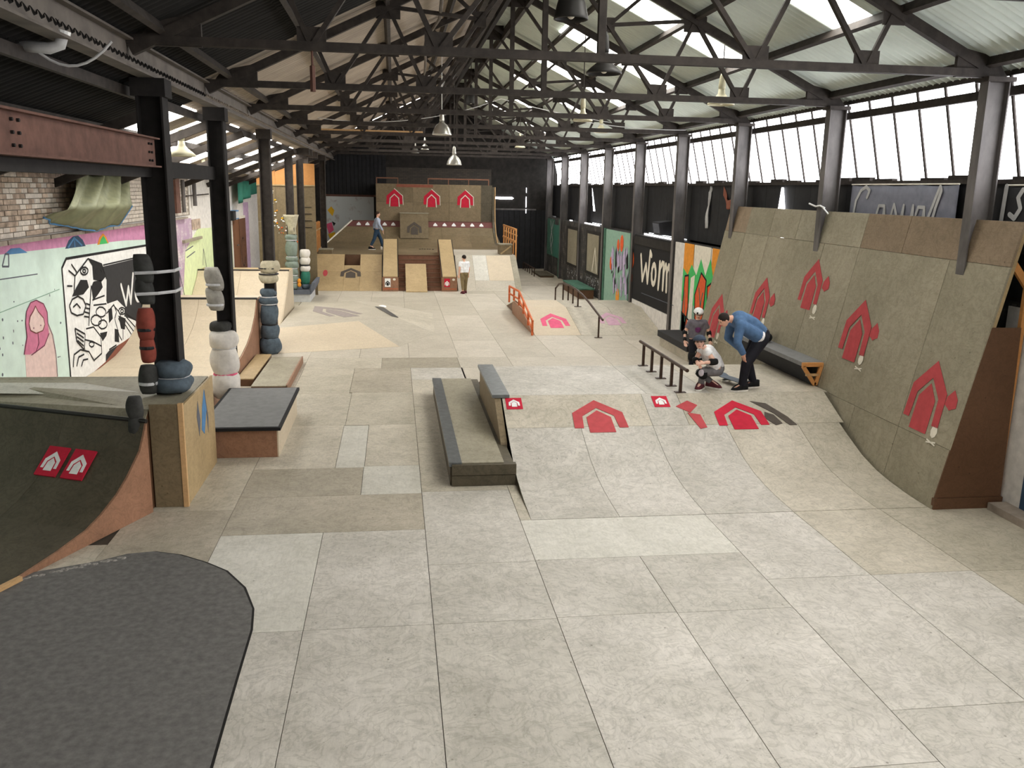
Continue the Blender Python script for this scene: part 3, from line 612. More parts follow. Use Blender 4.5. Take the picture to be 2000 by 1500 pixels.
# ---- wallride
def wx(z): return 7.13+.2*z
wr_ = thing('wallride', 'huge leaning plywood wallride ramp with a row of red house stencils', 'ramp', (7.6, 15, 0))
WY0, WY1 = 10.16, 20.0; ncol = 8; cw_ = (WY1-WY0)/ncol; rows = [(0, .82), (.82, 3.25), (3.25, 3.82)]
mcol = ['ply_wallride', 'ply_wallride', 'ply_wallride_red']
tops = ['ply_wallride_red', 'ply_wallride_red', 'ply_wallride_red', 'ply_wallride', 'ply_deck', 'ply_wallride', 'ply_wallride', 'ply_wallride_red']
for j in range(ncol):
    ya, yb = WY0+j*cw_+.003, WY0+(j+1)*cw_-.003
    for r, (za, zb) in enumerate(rows):
        a, b = za+.003, zb-.003; th = .02+.012*(2-r)*0; pr = [0, .006, .014][(r+j) % 3]*.5
        lo_ = [(wx(a)+.03, ya, a), (wx(a)+.03, yb, a), (wx(b)+.03, yb, b), (wx(b)+.03, ya, b)]; hi_ = [(wx(a)-pr, ya, a), (wx(a)-pr, yb, a), (wx(b)-pr, yb, b), (wx(b)-pr, ya, b)]
        part(MB().hexa(lo_, hi_), 'plywood_sheet', tops[j] if r == 2 else 'ply_wallride', wr_)
part(MB().prism([(wx(0)+.02, .16), (8.12, .16), (8.06, 2.47), (wx(2.47)+.02, 2.47)], 'y', WY0, WY0+.02), 'side_panel', 'ply_side_brown', wr_, 'dark brown end panel')
part(MB().box(wx(0)+.01, 8.14, WY0-.02, WY0+.04, .002, .155), 'kick_board', 'ply_side_brown', wr_)
part(MB().beam((wx(2.47)+.06, WY0+.05, 2.47), (wx(3.8)+.06, WY0+.05, 3.8), .06, .06), 'stud', 'ply_tan', wr_)
for y in (10.22, 12.6, 15.0, 17.4, 19.9):
    part(MB().beam((8.1, y, 0), (8.1, y, 3.6), .06, .06), 'stud', 'ply_orange', wr_)
    part(MB().beam((wx(3.3)+.06, y, 3.3), (8.1, y, 3.0), .05, .09), 'brace', 'ply_orange', wr_)
part(MB().prism([(wx(0)+.03, .01), (8.1, .01), (8.05, 3.5), (wx(3.5)+.03, 3.5)], 'y', WY1-.03, WY1), 'side_panel', 'ply_side_brown', wr_)
def fw(y0, z0): return lambda a, b, h: (wx(z0+b)-.007-h, y0-a, z0+b)
SPADE = [(0, .1), (.09, .02), (.1, -.06), (.04, -.08), (0, -.1), (-.04, -.08), (-.1, -.06), (-.09, .02)]
for y, z, s in ((19.15, 1.34, .5), (17.05, 1.97, .46), (15.12, 2.5, .46), (13.2, 1.95, .5), (10.95, 1.38, .5)):
    house(wr_, fw(y, z), s*.82, s, 'paint_red_worn')
    if y > 10: decal(wr_, fw(y-.52, z+.06), [[(a*1.2, b*1.4) for a, b in SPADE]], 'paint_red_worn', 'spade_stencil'); decal(wr_, fw(y-.36, z-.42), [[(.07*math.cos(t*.785), .09*math.sin(t*.785)) for t in range(8)], [(-.1, -.12), (.1, -.16), (.1, -.18), (-.1, -.14)], [(.1, -.12), (-.1, -.16), (-.1, -.18), (.1, -.14)]], 'paint_cream', 'skull_stencil')

# ---- bench ledge bolted to the wallride
bn = thing('bench_ledge', 'dark steel bench ledge with wooden triangle end fixed along the wallride', 'ledge', (7.2, 15.5, DZ))
part(MB().box(6.98, wx(1.27), 13.95, 17.0, 1.2, 1.27), 'top_plate', 'paint_grey', bn)
part(MB().prism([(7.0, 1.2), (7.06, 1.2), (7.26, .86), (7.2, .86)], 'y', 13.95, 17.0), 'front_board', 'paint_charcoal', bn)
part(MB().beam((6.98, 13.92, 1.23), (7.36, 13.92, 1.23), .05, .07), 'end_rail', 'ply_orange', bn); part(MB().beam((7.0, 13.92, 1.2), (7.24, 13.92, .87), .05, .06), 'end_rail', 'ply_orange', bn)
part(MB().beam((7.33, 13.92, 1.2), (7.25, 13.92, .87), .05, .06), 'end_rail', 'ply_orange', bn); part(MB().beam((7.06, 13.915, 1.05), (7.3, 13.915, 1.05), .04, .04), 'end_rail', 'ply_edge', bn)
lg = thing('low_ledge', 'dark topped cream ledge on the floor behind the kid in the white helmet', 'ledge', (7.4, 22, 0))
part(MB().box(7.18, 7.72, 20.35, 22.7, .001, .26), 'body', 'ply_floor_warm', lg); part(MB().box(7.12, 7.74, 20.3, 22.75, .26, .42), 'top_board', 'paint_charcoal', lg)

# ---- concrete pad at the near left
CO = [(-5.9, 8.2), (-4.3, 9.0), (-3.83, 9.2), (-3.3, 9.41), (-3.03, 9.59), (-2.76, 9.63), (-2.45, 9.51), (-2.13, 9.28), (-1.86, 9.03), (-1.6, 8.6), (-1.44, 8.13), (-1.39, 7.71), (-1.38, 6.84), (-1.37, 6.22), (-1.36, 5.7), (-1.34, 3.0), (-5.9, 3.0)]
cc = thing('concrete_pad', 'dark grey concrete pad with rounded corner set in the plywood floor', 'floor pad', (-3, 6, 0))
part(MB().prism([(x+(.022 if x > -3.2 and y > 4 else 0), y+(.02 if y > 8.3 else 0)) for x, y in CO], 'z', .0005, .004), 'joint_shadow', 'gap_dark', cc)  # raised dark strip paints in the plywood edge's shadow along the joint
part(MB().prism(CO, 'z', .002, .012), 'slab', 'concrete', cc)
mb = MB()
for i in range(26):
    t = i/25; x = -4.0+.95*t+random.uniform(-.02, .02); y = 8.98+.5*t+random.uniform(-.03, .03); mb.blob((x, y, .012), (random.uniform(.02, .05), random.uniform(.02, .04), .008), 6, 4)
tag(part(mb, 'crumbled_edge', 'concrete_chip', cc), kind='stuff')
# ================================================================ far stair set, platform and quarter pipe
FZ, FE, F0 = 1.3, 37.6, 35.35
PB = [(F0, .004), (FE, FZ)]
fbk = thing('bank_ramp', 'tan bank with square notch and dark house stencil left of the stairs', 'ramp', (-1.9, 36.5, 0))
for a, b, ya, yb in ((-3.25, -2.1, F0, 36.5), (-3.25, -2.1, 36.5, FE), (-2.1, -1.45, F0, 36.9), (-1.45, -.55, F0, 36.5), (-1.45, -.55, 36.5, FE)): sheet(fbk, 'ply_tan', PB, a, b, ya, yb)
part(MB().box(-2.1, -1.45, 37.5, 37.55, .7, 1.28), 'notch_back', 'ply_side_brown', fbk); part(MB().box(-2.1, -1.45, 36.9, 37.5, .6, .7), 'notch_floor', 'ply_side_red', fbk)
part(MB().prism([(F0+.1, .0), (FE, FZ-.05), (FE, 0)], 'x', -3.24, -3.2), 'side_panel', 'ply_side_brown', fbk)
fpb = lambda x0, y0: (lambda a, b, h: (x0+a, y0+b, interp(PB, y0+b)+h+.004))
house(fbk, fpb(-1.82, 36.42), .42, .3, 'paint_stencil_dark'); decal(fbk, fpb(-2.85, 36.4), [[(.1*math.cos(t*.8), .2*math.sin(t*.8)) for t in range(8)]], 'paint_red_worn', 'spray_mark')
fbr = thing('bank_ramp', 'pale bank with a fresh cream panel right of the stairs', 'ramp', (3.9, 36.5, 0))
for a, b, ya, yb, m in ((2.55, 3.3, F0, FE, 'ply_floor_far'), (3.3, 3.9, 36.0, FE, 'ply_floor_pale'), (3.9, 4.95, 36.0, FE, 'ply_cream'), (3.3, 4.95, F0, 36.0, 'ply_floor_far'), (4.95, 5.2, F0, FE, 'ply_deck')): sheet(fbr, m, PB, a, b, ya, yb)
part(MB().prism([(F0+.1, .0), (FE, FZ-.05), (FE, 0)], 'x', 5.17, 5.2), 'side_panel', 'ply_side_brown', fbr)
for x0, x1, lb, pm, sm in ((-.52, .13, 'left hand sloping hubba ledge with a white poster beside the stairs', 'paint_white', 'paint_black'), (1.87, 2.5, 'sloping hubba ledge with a red poster beside the stairs', 'paint_red', 'paint_white')):
    lb = lb.replace('left hand ', ''); t = thing('hubba_ledge', lb, 'ledge', (x0, 35.3, 0))
    part(MB().prism([(35.28, .002), (35.28, .58), (38.8, 1.86), (38.8, FZ), (FE, FZ), (FE, .002)], 'x', x0, x1), 'body', 'ply_side_red', t)
    part(MB().prism([(35.27, .58), (38.8, 1.86), (38.8, 1.89), (35.27, .61)], 'x', x0+.03, x1-.03), 'top_board', 'ply_tan', t)
    for x in (x0, x1-.03): part(MB().prism([(35.26, .57), (38.8, 1.85), (38.8, 1.9), (35.26, .62)], 'x', x, x+.03), 'steel_edge', 'steel_coping', t)
    part(MB().box(x0+.1, x0+.33, 35.272, 35.28, .18, .52), 'poster', pm, t); house(t, lambda a, b, h, x0=x0: (x0+.215+a, 35.271-h, .33+b), .09, .1, sm)
    part(MB().box(x0+.02, x1-.02, 35.274, 35.28, .09, .105), 'tape_line', 'paint_orange', t); decal(t, lambda a, b, h, x0=x0: (x0+.48+a, 35.279-h, .48+b), [[(.06*math.cos(q*.8), .05*math.sin(q*.8)) for q in range(8)]], 'paint_cream', 'skull_sticker')
st = thing('staircase', 'flight of brown plywood stairs between the two hubba ledges', 'stairs', (1, 36.5, 0))
for i in range(8):
    y = 35.45+i*.27; part(MB().box(.14, 1.86, y, FE if i == 7 else y+.3, i*FZ/8, (i+1)*FZ/8-.02), 'step', 'ply_stair', st); part(MB().box(.14, 1.86, y-.02, y+.3, (i+1)*FZ/8-.02, (i+1)*FZ/8), 'nosing', 'ply_side_brown', st)
kk = thing('kicker_board', 'tan plywood board leaning up the middle of the stairs', 'ramp', (.85, 35.5, 0))
part(MB().prism([(34.95, .002), (36.75, .95), (36.75, .99), (34.95, .04)], 'x', .42, 1.28), 'board', 'ply_tan', kk)
for x in (.44, 1.22): part(MB().prism([(35.0, .002), (36.0, .5), (35.4, .002)], 'x', x, x+.04), 'support', 'ply_side_brown', kk)
pf = thing('platform', 'raised far plywood platform at the top of the stairs', 'platform', (1, 41, 0))
for a, b in ((-3.4, -.5), (-.5, 2.5), (2.5, 5.2)):
    for ya, yb in ((FE, 39.4), (39.4, 41.2)): part(MB().box(a+.003, b-.003, ya+.003, yb-.003, FZ-.02, FZ), 'plywood_sheet', 'ply_far' if b < 5 else 'ply_floor_far', pf)
part(MB().box(-3.35, 5.15, FE+.1, 45.9, .002, FZ-.03), 'carcass', 'ply_side_brown', pf)
for i in range(6): part(MB().blob((1.15+i*.12+random.uniform(-.03, .03), 40.9+random.uniform(-.1, .3), FZ+.012), (.05, .03, .012), 6, 4), 'scuff_mark', 'paint_charcoal', pf)
FQ = [(41.2, FZ), (42.0, 1.35), (42.7, 1.53), (43.3, 1.84), (43.75, 2.2), (44.0, 2.47)]
fq = thing('quarter_pipe', 'wide brown quarter pipe with purple coping band at the far end', 'ramp', (1, 43, FZ))
def qx(z, s): t = (z-FZ)/(2.47-FZ); return (-3.35+1.3*t) if s < 0 else (5.2-.35*t)
def qstrip(ya, yb, xa, xb, m, name='plywood_sheet', up=0):
    pr = sub(FQ, ya, yb); mb = MB(); lo = offset(pr, .03); pr = offset(pr, -up)
    for i in range(len(pr)-1):
        A_, B_, C_, D_ = pr[i], pr[i+1], lo[i+1], lo[i]
        xl = lambda z: qx(z, -1) if xa is None else xa
        xr = lambda z: qx(z, 1) if xb is None else xb
        mb.hexa([(xl(D_[1]), *D_), (xr(D_[1]), *D_), (xr(C_[1]), *C_), (xl(C_[1]), *C_)], [(xl(A_[1]), *A_), (xr(A_[1]), *A_), (xr(B_[1]), *B_), (xl(B_[1]), *B_)])
    return part(mb, name, m, fq)
qstrip(41.2, 43.75, None, -.45, 'ply_far'); qstrip(41.2, 43.75, -.445, .9, 'ply_far'); qstrip(41.2, 43.75, .905, 2.3, 'ply_far'); qstrip(41.2, 43.75, 2.305, 3.7, 'ply_far'); qstrip(41.2, 43.75, 3.705, None, 'ply_far')
qstrip(43.755, 44.0, None, .25, 'paint_band', 'coping_band'); qstrip(43.755, 44.0, 1.65, None, 'paint_band', 'coping_band')
part(MB().tube([(-2.05, 44.0, 2.47), (4.85, 44.0, 2.47)], .025, 8), 'coping', 'steel_rust', fq)
edge = [(qx(z, -1)-.04, y-.02, z+.01) for y, z in FQ]; part(MB().tube(edge, .035, 6), 'edge_trim', 'paint_cream', fq)
for x in [-1.75+i*.42 for i in range(5)]+[2.0+i*.46 for i in range(6)]:
    decal(fq, lambda a, b, h, x=x: (x+a, 43.85+b*.7-h, 2.32+b*.75+h), [[(0, .12), (.09, 0), (.11, -.08), (.03, -.09), (-.03, -.09), (-.11, -.08), (-.09, 0)]], 'paint_white', 'spade_stencil', .012)
ex = thing('launch_box', 'brown box extension in the middle of the quarter pipe', 'box', (.95, 43.5, 1.7))
part(MB().prism([(42.95, 1.7), (43.6, 2.86), (44.03, 2.86), (44.03, 2.5), (43.6, 2.1)], 'x', .26, 1.64), 'front', 'ply_far', ex); part(MB().box(.24, 1.66, 43.57, 44.03, 2.86, 2.9), 'top_board', 'ply_deck', ex)
house(ex, lambda a, b, h: (.95+a, 43.2+b*.56-h, 2.16+b+h*.6+.012), .36, .3, 'paint_stencil_dark')
uw = thing('vert_wall', 'tall brown vert wall with three red house stencils', 'wall ramp', (2, 44.1, 2.45))
for a, b in ((-.9, .9), (.9, 2.7), (2.7, 4.3), (4.3, 4.85)):
    for za, zb in ((2.47, 3.4), (3.4, 4.28)): part(MB().box(a+.004, b-.004, 44.06, 44.12, za+.004, zb-.004), 'plywood_sheet', 'ply_far' if b < 4.5 else 'ply_dark', uw)
part(MB().box(-.9, 4.85, 44.1, 45.9, 4.2, 4.28), 'top_deck', 'ply_side_brown', uw)
part(MB().prism([(41.9, FZ), (42.7, 1.55), (43.4, 1.95), (43.85, 2.5), (44.0, 3.1), (44.06, 4.2), (44.12, 4.2), (44.12, FZ)], 'x', 4.86, 4.98), 'wing', 'ply_dark', uw)
wing = [(41.9, FZ), (42.7, 1.55), (43.4, 1.95), (43.85, 2.5), (44.0, 3.1), (44.06, 4.2)]; part(MB().tube([(4.99, y-.03, z) for y, z in wing], .025, 6), 'wing_trim', 'ply_edge', uw)
for x in (.0, 1.83, 3.5):
    house(uw, lambda a, b, h, x=x: (x+a, 44.058-h, 3.6+b), .4, .42, 'paint_red'); decal(uw, lambda a, b, h, x=x: (x+a*.4, 44.058-h, 3.6+b*.42), ribbon(LINE[0], .09), 'paint_cream', 'outline_stroke', .006); decal(uw, lambda a, b, h, x=x: (x+a*.4, 44.058-h, 3.6+b*.42), ribbon(LINE[1], .07), 'paint_cream', 'outline_stroke', .006)
part(MB().box(.1, 1.9, 44.055, 44.06, 4.12, 4.26), 'paint_smear', 'paint_rust', uw)
for xa, xb, n in ((-.88, .2, 2), (1.65, 4.7, 4)):
    t = thing('guard_rail', 'short wooden guard rail on top of the vert wall' if n == 2 else 'long wooden guard rail on top of the vert wall', 'railing', (xa, 44.2, 4.28))
    part(MB().beam((xa, 44.2, 4.55), (xb, 44.2, 4.55), .05, .06), 'top_rail', 'ply_stair', t)
    for i in range(n): x = xa+.02+(xb-xa-.04)*i/(n-1); part(MB().beam((x, 44.2, 4.28), (x, 44.2, 4.53), .05, .05), 'post', 'ply_stair', t)
# fences, crate, small boxes
def fence(label, x, ya, yb, n, zt, foot):
    t = thing('slat_fence', label, 'fence', (x, ya, FZ))
    for i in range(n): y = ya+(yb-ya)*i/(n-1); part(MB().beam((x, y, FZ if i else foot), (x, y, zt), .07, .06), 'post', 'ply_orange', t)
    for z in (zt-.03, (FZ+zt)/2+.02): part(MB().beam((x-.04, ya-.05, z), (x-.04, yb, z), .04, .09), 'rail', 'ply_orange', t)
    for z in (zt-.3,): part(MB().beam((x+.04, ya, z), (x+.04, yb, z), .03, .05), 'rail', 'ply_edge', t)
fence('orange wooden slat fence by the crate on the far platform', 5.22, 37.7, 42.0, 6, 2.45, .55); fence('orange wooden slat fence beside the brown steel column', -3.36, 36.3, 40.4, 6, 2.55, .3)
cr_ = thing('wooden_crate', 'brown plywood crate on the platform against the orange fence', 'crate', (4.85, 38.4, FZ)); part(MB().box(4.55, 5.1, 38.05, 38.8, FZ+.001, 1.72), 'body', 'ply_far', cr_); part(MB().box(4.52, 5.13, 38.02, 38.83, 1.72, 1.76), 'lid', 'ply_deck', cr_); part(MB().beam((4.6, 38.04, 1.34), (5.05, 38.04, 1.68), .02, .06), 'brace', 'ply_tan', cr_)
kb = thing('kerb_box', 'small grey brown kerb box at the edge of the far platform', 'box', (-2.9, 38.1, FZ)); part(MB().box(-3.2, -2.65, 37.75, 38.5, FZ+.001, FZ+.16), 'body', 'ply_far', kb); part(MB().box(-3.22, -2.63, 37.73, 38.52, FZ+.16, FZ+.19), 'top_board', 'ply_deck', kb)
gl = thing('grey_ledge', 'grey ledge under the stacked column pads with upturned end', 'ledge', (-3.5, 32.5, 0))
part(MB().box(-3.97, -3.05, 31.85, 33.9, .001, .28), 'body', 'paint_grey_pale', gl); part(MB().box(-4.0, -3.02, 31.8, 33.9, .28, .42), 'top_slab', 'paint_slate', gl); part(MB().prism([(-3.02, .28), (-2.9, .5), (-2.86, .7), (-2.98, .7), (-3.05, .42)], 'y', 31.8, 33.9), 'upturn', 'paint_slate', gl)
for lb, b_, m in (('dark green box ledge under the graffiti wall', (7.05, 7.68, 32.9, 36.2, .4), 'board_green'), ('thin brown board lying by the green door', (6.9, 7.6, 41.2, 43.6, .1), 'ply_dark')):
    t = thing('wall_ledge', lb, 'ledge', (b_[0], b_[2], 0)); part(MB().box(b_[0]+.03, b_[1]-.03, b_[2]+.03, b_[3], .001, b_[4]-.05), 'body', 'ply_side_brown', t); part(MB().box(*b_[:4], b_[4]-.05, b_[4]), 'top_board', m, t)
t = thing('low_rail', 'short dark railing on the floor near the far wall', 'rail', (6.9, 43, 0))
part(MB().beam((6.7, 41.6, .38), (6.7, 45.5, .38), .05, .05), 'top_bar', 'rail_brown', t)
for i in range(6): part(MB().beam((6.7, 41.7+i*.75, 0), (6.7, 41.7+i*.75, .36), .04, .04), 'post', 'rail_brown', t)

# ---- grind rails
t = thing('grind_rail', 'straight rusty brown grind rail with five posts on the funbox deck', 'rail', (4.69, 14.6, DZ))
part(MB().tube([(4.69, 13.27, 1.28), (4.69, 16.05, 1.28)], .03, 10), 'top_bar', 'rail_brown', t)
for y in (13.56, 14.05, 14.65, 15.23, 15.79):
    p_ = part(MB().beam((4.69, y, DZ+.012), (4.69, y, 1.26), .045, .045), 'post', 'rail_brown', t); part(MB().box(4.6, 4.78, y-.05, y+.05, DZ+.001, DZ+.013), 'foot_plate', 'rail_brown', p_)
t = thing('curved_rail', 'arched rusty brown rail over the low cream bank', 'rail', (5.75, 27, 0))
arc = [(5.78, 30.9, .66), (5.77, 30.3, .86), (5.76, 29.4, .97), (5.75, 28.4, 1.02), (5.75, 27.4, 1.02), (5.75, 26.4, .97), (5.75, 25.4, .86), (5.75, 24.4, .71), (5.75, 23.5, .58)]
part(MB().tube(arc, .032, 10), 'top_bar', 'rail_brown', t)
for y, zb in ((23.95, 0), (26.9, .5), (27.7, .5), (28.5, .5), (29.4, .33), (30.85, .03)):
    p_ = part(MB().tube([(5.75, y, zb+.003), (5.75, y, interp(sorted((a[1], a[2]) for a in arc), y))], .026, 8), 'post', 'rail_brown', t)
    if y < 24.5 or y == 26.9: part(MB().box(5.64, 5.86, y-.05, y+.05, zb+.001, zb+.014), 'foot_plate', 'rail_brown', p_)
t = thing('hand_rail', 'orange red stair rail with brown side boards left of the cream bank', 'rail', (3.9, 26, 0))
tl = [(3.9, 29.6, .85), (3.9, 27.2, .95), (3.9, 24.35, .42)]
part(MB().tube(tl, .035, 6), 'top_bar', 'rail_orange', t); part(MB().tube([(x, y, z-.25) for x, y, z in tl], .03, 6), 'lower_bar', 'rail_orange', t)
for y in (29.6, 28.4, 27.2, 26.2, 25.2, 24.4):
    part(MB().beam((3.9, y, interp(B2, y)+.001 if y > 24.45 else .002), (3.9, y, interp(sorted((p[1], p[2]) for p in tl), y)), .06, .06), 'post', 'rail_orange', t)
part(MB().prism([(24.45, .002), (26.8, .46), (28.6, .46), (29.0, .38), (29.0, .002)], 'x', 3.93, 3.97), 'side_board', 'ply_side_red', t)

# ---- pendant lamps
def lamp(x, y, z, d, m, label, style='bell', rod=None, rodm='steel_dark'):
    t = thing('pendant_lamp', label, 'lamp', (x, y, z), None); r = d/2
    if style == 'bell': prof = [(r, 0), (r*.97, .03*d/.5), (r*.86, .13*d/.5), (r*.62, .23*d/.5), (r*.33, .29*d/.5), (r*.22, .34*d/.5)]
    elif style == 'cone': prof = [(r, 0), (r, .02), (r*.8, .07), (r*.45, .14), (r*.27, .2), (r*.22, .3)]
    else: prof = [(r, 0), (r*.98, .04), (r*.82, .2), (r*.7, .3), (r*.4, .33), (r*.3, .36)]
    mb = MB(); n = 24; b = 0; inner = [(q[0]*.95, q[1]-.006) for q in prof]
    loop = prof+inner[::-1]
    for rr_, zz in loop:
        for k in range(n): a = 2*math.pi*k/n; mb.v.append((x+rr_*math.cos(a), y+rr_*math.sin(a), z+zz))
    for i in range(len(loop)):
        j = (i+1) % len(loop)
        for k in range(n): l = (k+1) % n; mb.f.append((i*n+k, i*n+l, j*n+l, j*n+k))
    part(mb, 'shade', m, t, None, True); top = prof[-1][1]
    part(MB().lathe([(r*.24, top-.02), (r*.26, top+.04), (r*.2, top+.2), (r*.1, top+.26)], (x, y, z), 12), 'neck', m, t, None, True)
    part(MB().blob((x, y, z+.1), (.07, .07, .1), 10, 8), 'bulb', 'paint_cream', t, None, True)
    rt = rod if rod else RZ-SLOPE*abs(x-RX)+.0; part(MB().tube([(x, y, z+top+.24), (x, y, rt)], .012, 6), 'rod', rodm, t)
mat('lamp_chrome', (190, 188, 180), .3, .1, 5, metal=.7); mat('lamp_black', (44, 42, 40), .5, .2, 6); mat('lamp_cream', (206, 200, 170), .5, .15, 6)
lamp(2.53, 13.0, 6.49, .5, 'lamp_black', 'black drum shaped pendant lamp hung beside the king post', 'drum'); lamp(2.95, 12.6, 5.72, .5, 'lamp_black', 'black cone pendant lamp hung low behind the bottom chord', 'cone')
lamp(6.04, 16.2, 5.71, .5, 'lamp_cream', 'dusty cone pendant lamp near the glazed wall', 'cone'); lamp(2.64, 31.0, 6.94, .5, 'lamp_black', 'dark pendant lamp hung high at the ridge', 'drum')
lamp(1.23, 23.2, 5.44, .5, 'lamp_chrome', 'bright metal bell lamp hung on white twin straps', 'bell', None, 'paint_white'); lamp(1.97, 29.5, 4.86, .5, 'lamp_chrome', 'bright metal dome lamp hanging lowest over the hall', 'bell'); lamp(1.01, 43.2, 5.73, .4, 'lamp_chrome', 'small bright lamp high before the dark end wall', 'bell')
lamp(6.3, 27.0, 5.86, .46, 'lamp_cream', 'grey pendant lamp among the far trusses by the glazing', 'cone'); lamp(4.34, 20.5, 5.68, .46, 'lamp_cream', 'brown pendant lamp beneath the roof skylights', 'cone'); lamp(4.96, 35.2, 5.73, .42, 'lamp_cream', 'small cream lamp among the farthest trusses', 'cone'); lamp(1.3, 38.0, 5.68, .35, 'lamp_chrome', 'tiny metal lamp above the far platform', 'bell')
lamp(-3.95, 17.5, 4.6, .5, 'lamp_cream', 'cream enamel cone lamp in the side aisle by the black column', 'cone', az(-3.95)-.1); lamp(-4.9, 24.0, 4.35, .4, 'lamp_cream', 'white strip lamp hanging in the side aisle', 'cone', az(-4.9)-.1)
# cables, pole, pipe
def cable(label, pts, r=.012, m='paint_grey_pale'): return single(MB().tube(pts, r, 6), 'hanging_cable', m, label, 'cable')
def sag(a, b, s, n=10): a = Vector(a); b = Vector(b); return [tuple(a.lerp(b, i/n)-Vector((0, 0, s*4*(i/n)*(1-i/n)))) for i in range(n+1)]
cable('thin white cable draped between the trusses in mid hall', sag((-2.2, 27, 6.05), (2.5, 27, 6.5), .25)+sag((3.2, 27, 6.75), (6.7, 27, 6.15), .05)); cable('white cable strung along the truss feet by the glazing', sag((4.9, 23.4, 5.9), (7.8, 23.4, 5.75), .06), .01)
single(MB().beam((-2.75, 28.1, 5.79), (.9, 28.1, 5.79), .05, .05), 'wooden_pole', 'ply_edge', 'pale wooden pole lying across the trusses', 'pole')
pp = thing('vent_pipe', 'white elbow of old pipe above the rusty beam', 'pipe', (-3.2, 9, 5.3)); part(MB().tube([(-3.45, 9, 5.32), (-3.15, 9, 5.3), (-3.06, 9, 5.33), (-3.02, 9, 5.45)], .055, 12), 'bend', 'paint_grey_pale', pp, None, True); part(MB().tube([(-3.03, 9, 5.42), (-3.02, 9, 5.46)], .068, 12), 'collar', 'paint_white', pp)
cable('grey cable looping below the white pipe', sag((-3.4, 9, 5.42), (-2.6, 9.0, 5.38), .25), .013)
single(MB().tube([(-.95, 11.1, 5.66), (-.95, 11.1, 5.5), (-.95, 11.1, 5.49), (-.95, 11.1, 5.2)], [.015, .015, .035, .035], 6), 'hanging_strap', 'steel_rust', 'short rusty strap dangling from the first truss', 'strap')

# ---- column padding
rp = random.Random(11)
def barrel(cx, cy, z0, z1, r, sq=1.0, wob=.06, n=18, lean=(0, 0)):
    mb = MB(); prof = []; m = 8
    for i in range(m+1):
        t = i/m; prof.append((r*(.72+.28*math.sin(math.pi*t)**.6), z0+(z1-z0)*t))
    b = len(mb.v); ph = rp.uniform(0, 6)
    for i, (rr_, z) in enumerate(prof):
        for k in range(n):
            a = 2*math.pi*k/n; q = rr_*(1+wob*math.sin(3*a+ph+i*.6)+wob*.6*math.sin(7*a+2*ph)); t = i/m
            mb.v.append((cx+q*math.cos(a)+lean[0]*t, cy+q*sq*math.sin(a)+lean[1]*t, z))
    for i in range(m):
        for k in range(n): l = (k+1) % n; mb.f.append((b+i*n+k, b+i*n+l, b+(i+1)*n+l, b+(i+1)*n+k))
    mb.f.append(tuple(b+k for k in range(n))[::-1]); mb.f.append(tuple(b+m*n+k for k in range(n))); return mb
def straps(t, cx, cy, zs, r, m, w_=.035):
    for z in zs: part(MB().lathe([(r, -w_/2), (r*1.03, 0), (r, w_/2)], (cx, cy, z), 18), 'tape_strap', m, t)
mat('pad_charcoal', (62, 62, 60), .9, .3, 12, bmp=.4); mat('pad_red', (140, 68, 56), .85, .2, 10, bmp=.3); mat('pad_blue', (84, 96, 106), .9, .3, 10, bmp=.4); mat('pad_grey', (160, 156, 148), .9, .25, 10, bmp=.4)
mat('pad_white', (222, 216, 208), .9, .15, 9, bmp=.5); mat('pad_beige', (190, 182, 158), .9, .25, 10, bmp=.4); mat('pad_green', (132, 144, 134), .9, .2, 10, bmp=.4); mat('tape_silver', (200, 200, 202), .4, .15, 8); mat('tape_black', (30, 30, 32), .5, .1, 8); mat('pad_teal', (46, 110, 92), .8, .15, 8)
def roll(label, cx, cy, segs, tapes, m, lean=(0, 0)):
    t = thing('padding_roll', label, 'padding', (cx, cy, segs[0][0]))
    for z0, z1, r in segs: part(barrel(cx, cy, z0, z1, r, .9, lean=lean), 'foam_roll', m, t, None, True)
    for z, tm, r in tapes: part(MB().lathe([(r, -.02), (r*1.03, 0), (r, .02)], (cx+lean[0]*.5, cy, z), 18), 'tape_strap', tm, t)
    return t
r_ = roll('charcoal foam roll taped high on the black column above the red one', -3.2, 11.76, [(2.56, 2.88, .115), (2.84, 3.2, .12)], [], 'pad_charcoal', (-.05, 0))
for z in (2.7, 2.97): part(MB().tube([(-3.3, 11.62, z), (-3.05, 11.7, z+.005), (-2.88, 11.88, z+.01), (-2.88, 12.22, z+.01), (-3.2, 12.22, z)], .022, 6), 'tape_strap', 'tape_silver', r_)
roll('red foam roll strapped with black tape to the black column', -3.25, 11.78, [(1.78, 2.12, .1), (2.08, 2.5, .115)], [(2.22, 'tape_black', .108), (1.98, 'tape_black', .1)], 'pad_red')
roll('charcoal foam roll tied just below the red roll', -3.27, 11.78, [(1.36, 1.74, .125)], [(1.5, 'tape_silver', .12)], 'pad_charcoal'); roll('dark foam roll hanging over the front edge of the brown deck', -3.24, 11.0, [(.98, 1.25, .1), (1.22, 1.5, .1)], [], 'pad_charcoal')
t = thing('padding_wrap', 'blue grey blanket bundle tied around the foot of the black column', 'padding', (-3.05, 12.05, 1.33))
part(barrel(-3.02, 11.98, 1.345, 1.56, .27), 'blanket_wrap', 'pad_blue', t, None, True); part(barrel(-3.0, 11.98, 1.53, 1.76, .25), 'blanket_wrap', 'pad_blue', t, None, True); straps(t, -3.01, 11.98, (1.55,), .225, 'tape_silver', .012)
roll('long grey foam roll leaning on the column above white sacking', -3.16, 15.95, [(1.9, 2.3, .15), (2.25, 2.66, .15)], [(2.0, 'tape_silver', .15), (2.36, 'tape_silver', .145)], 'pad_grey', (-.06, 0))
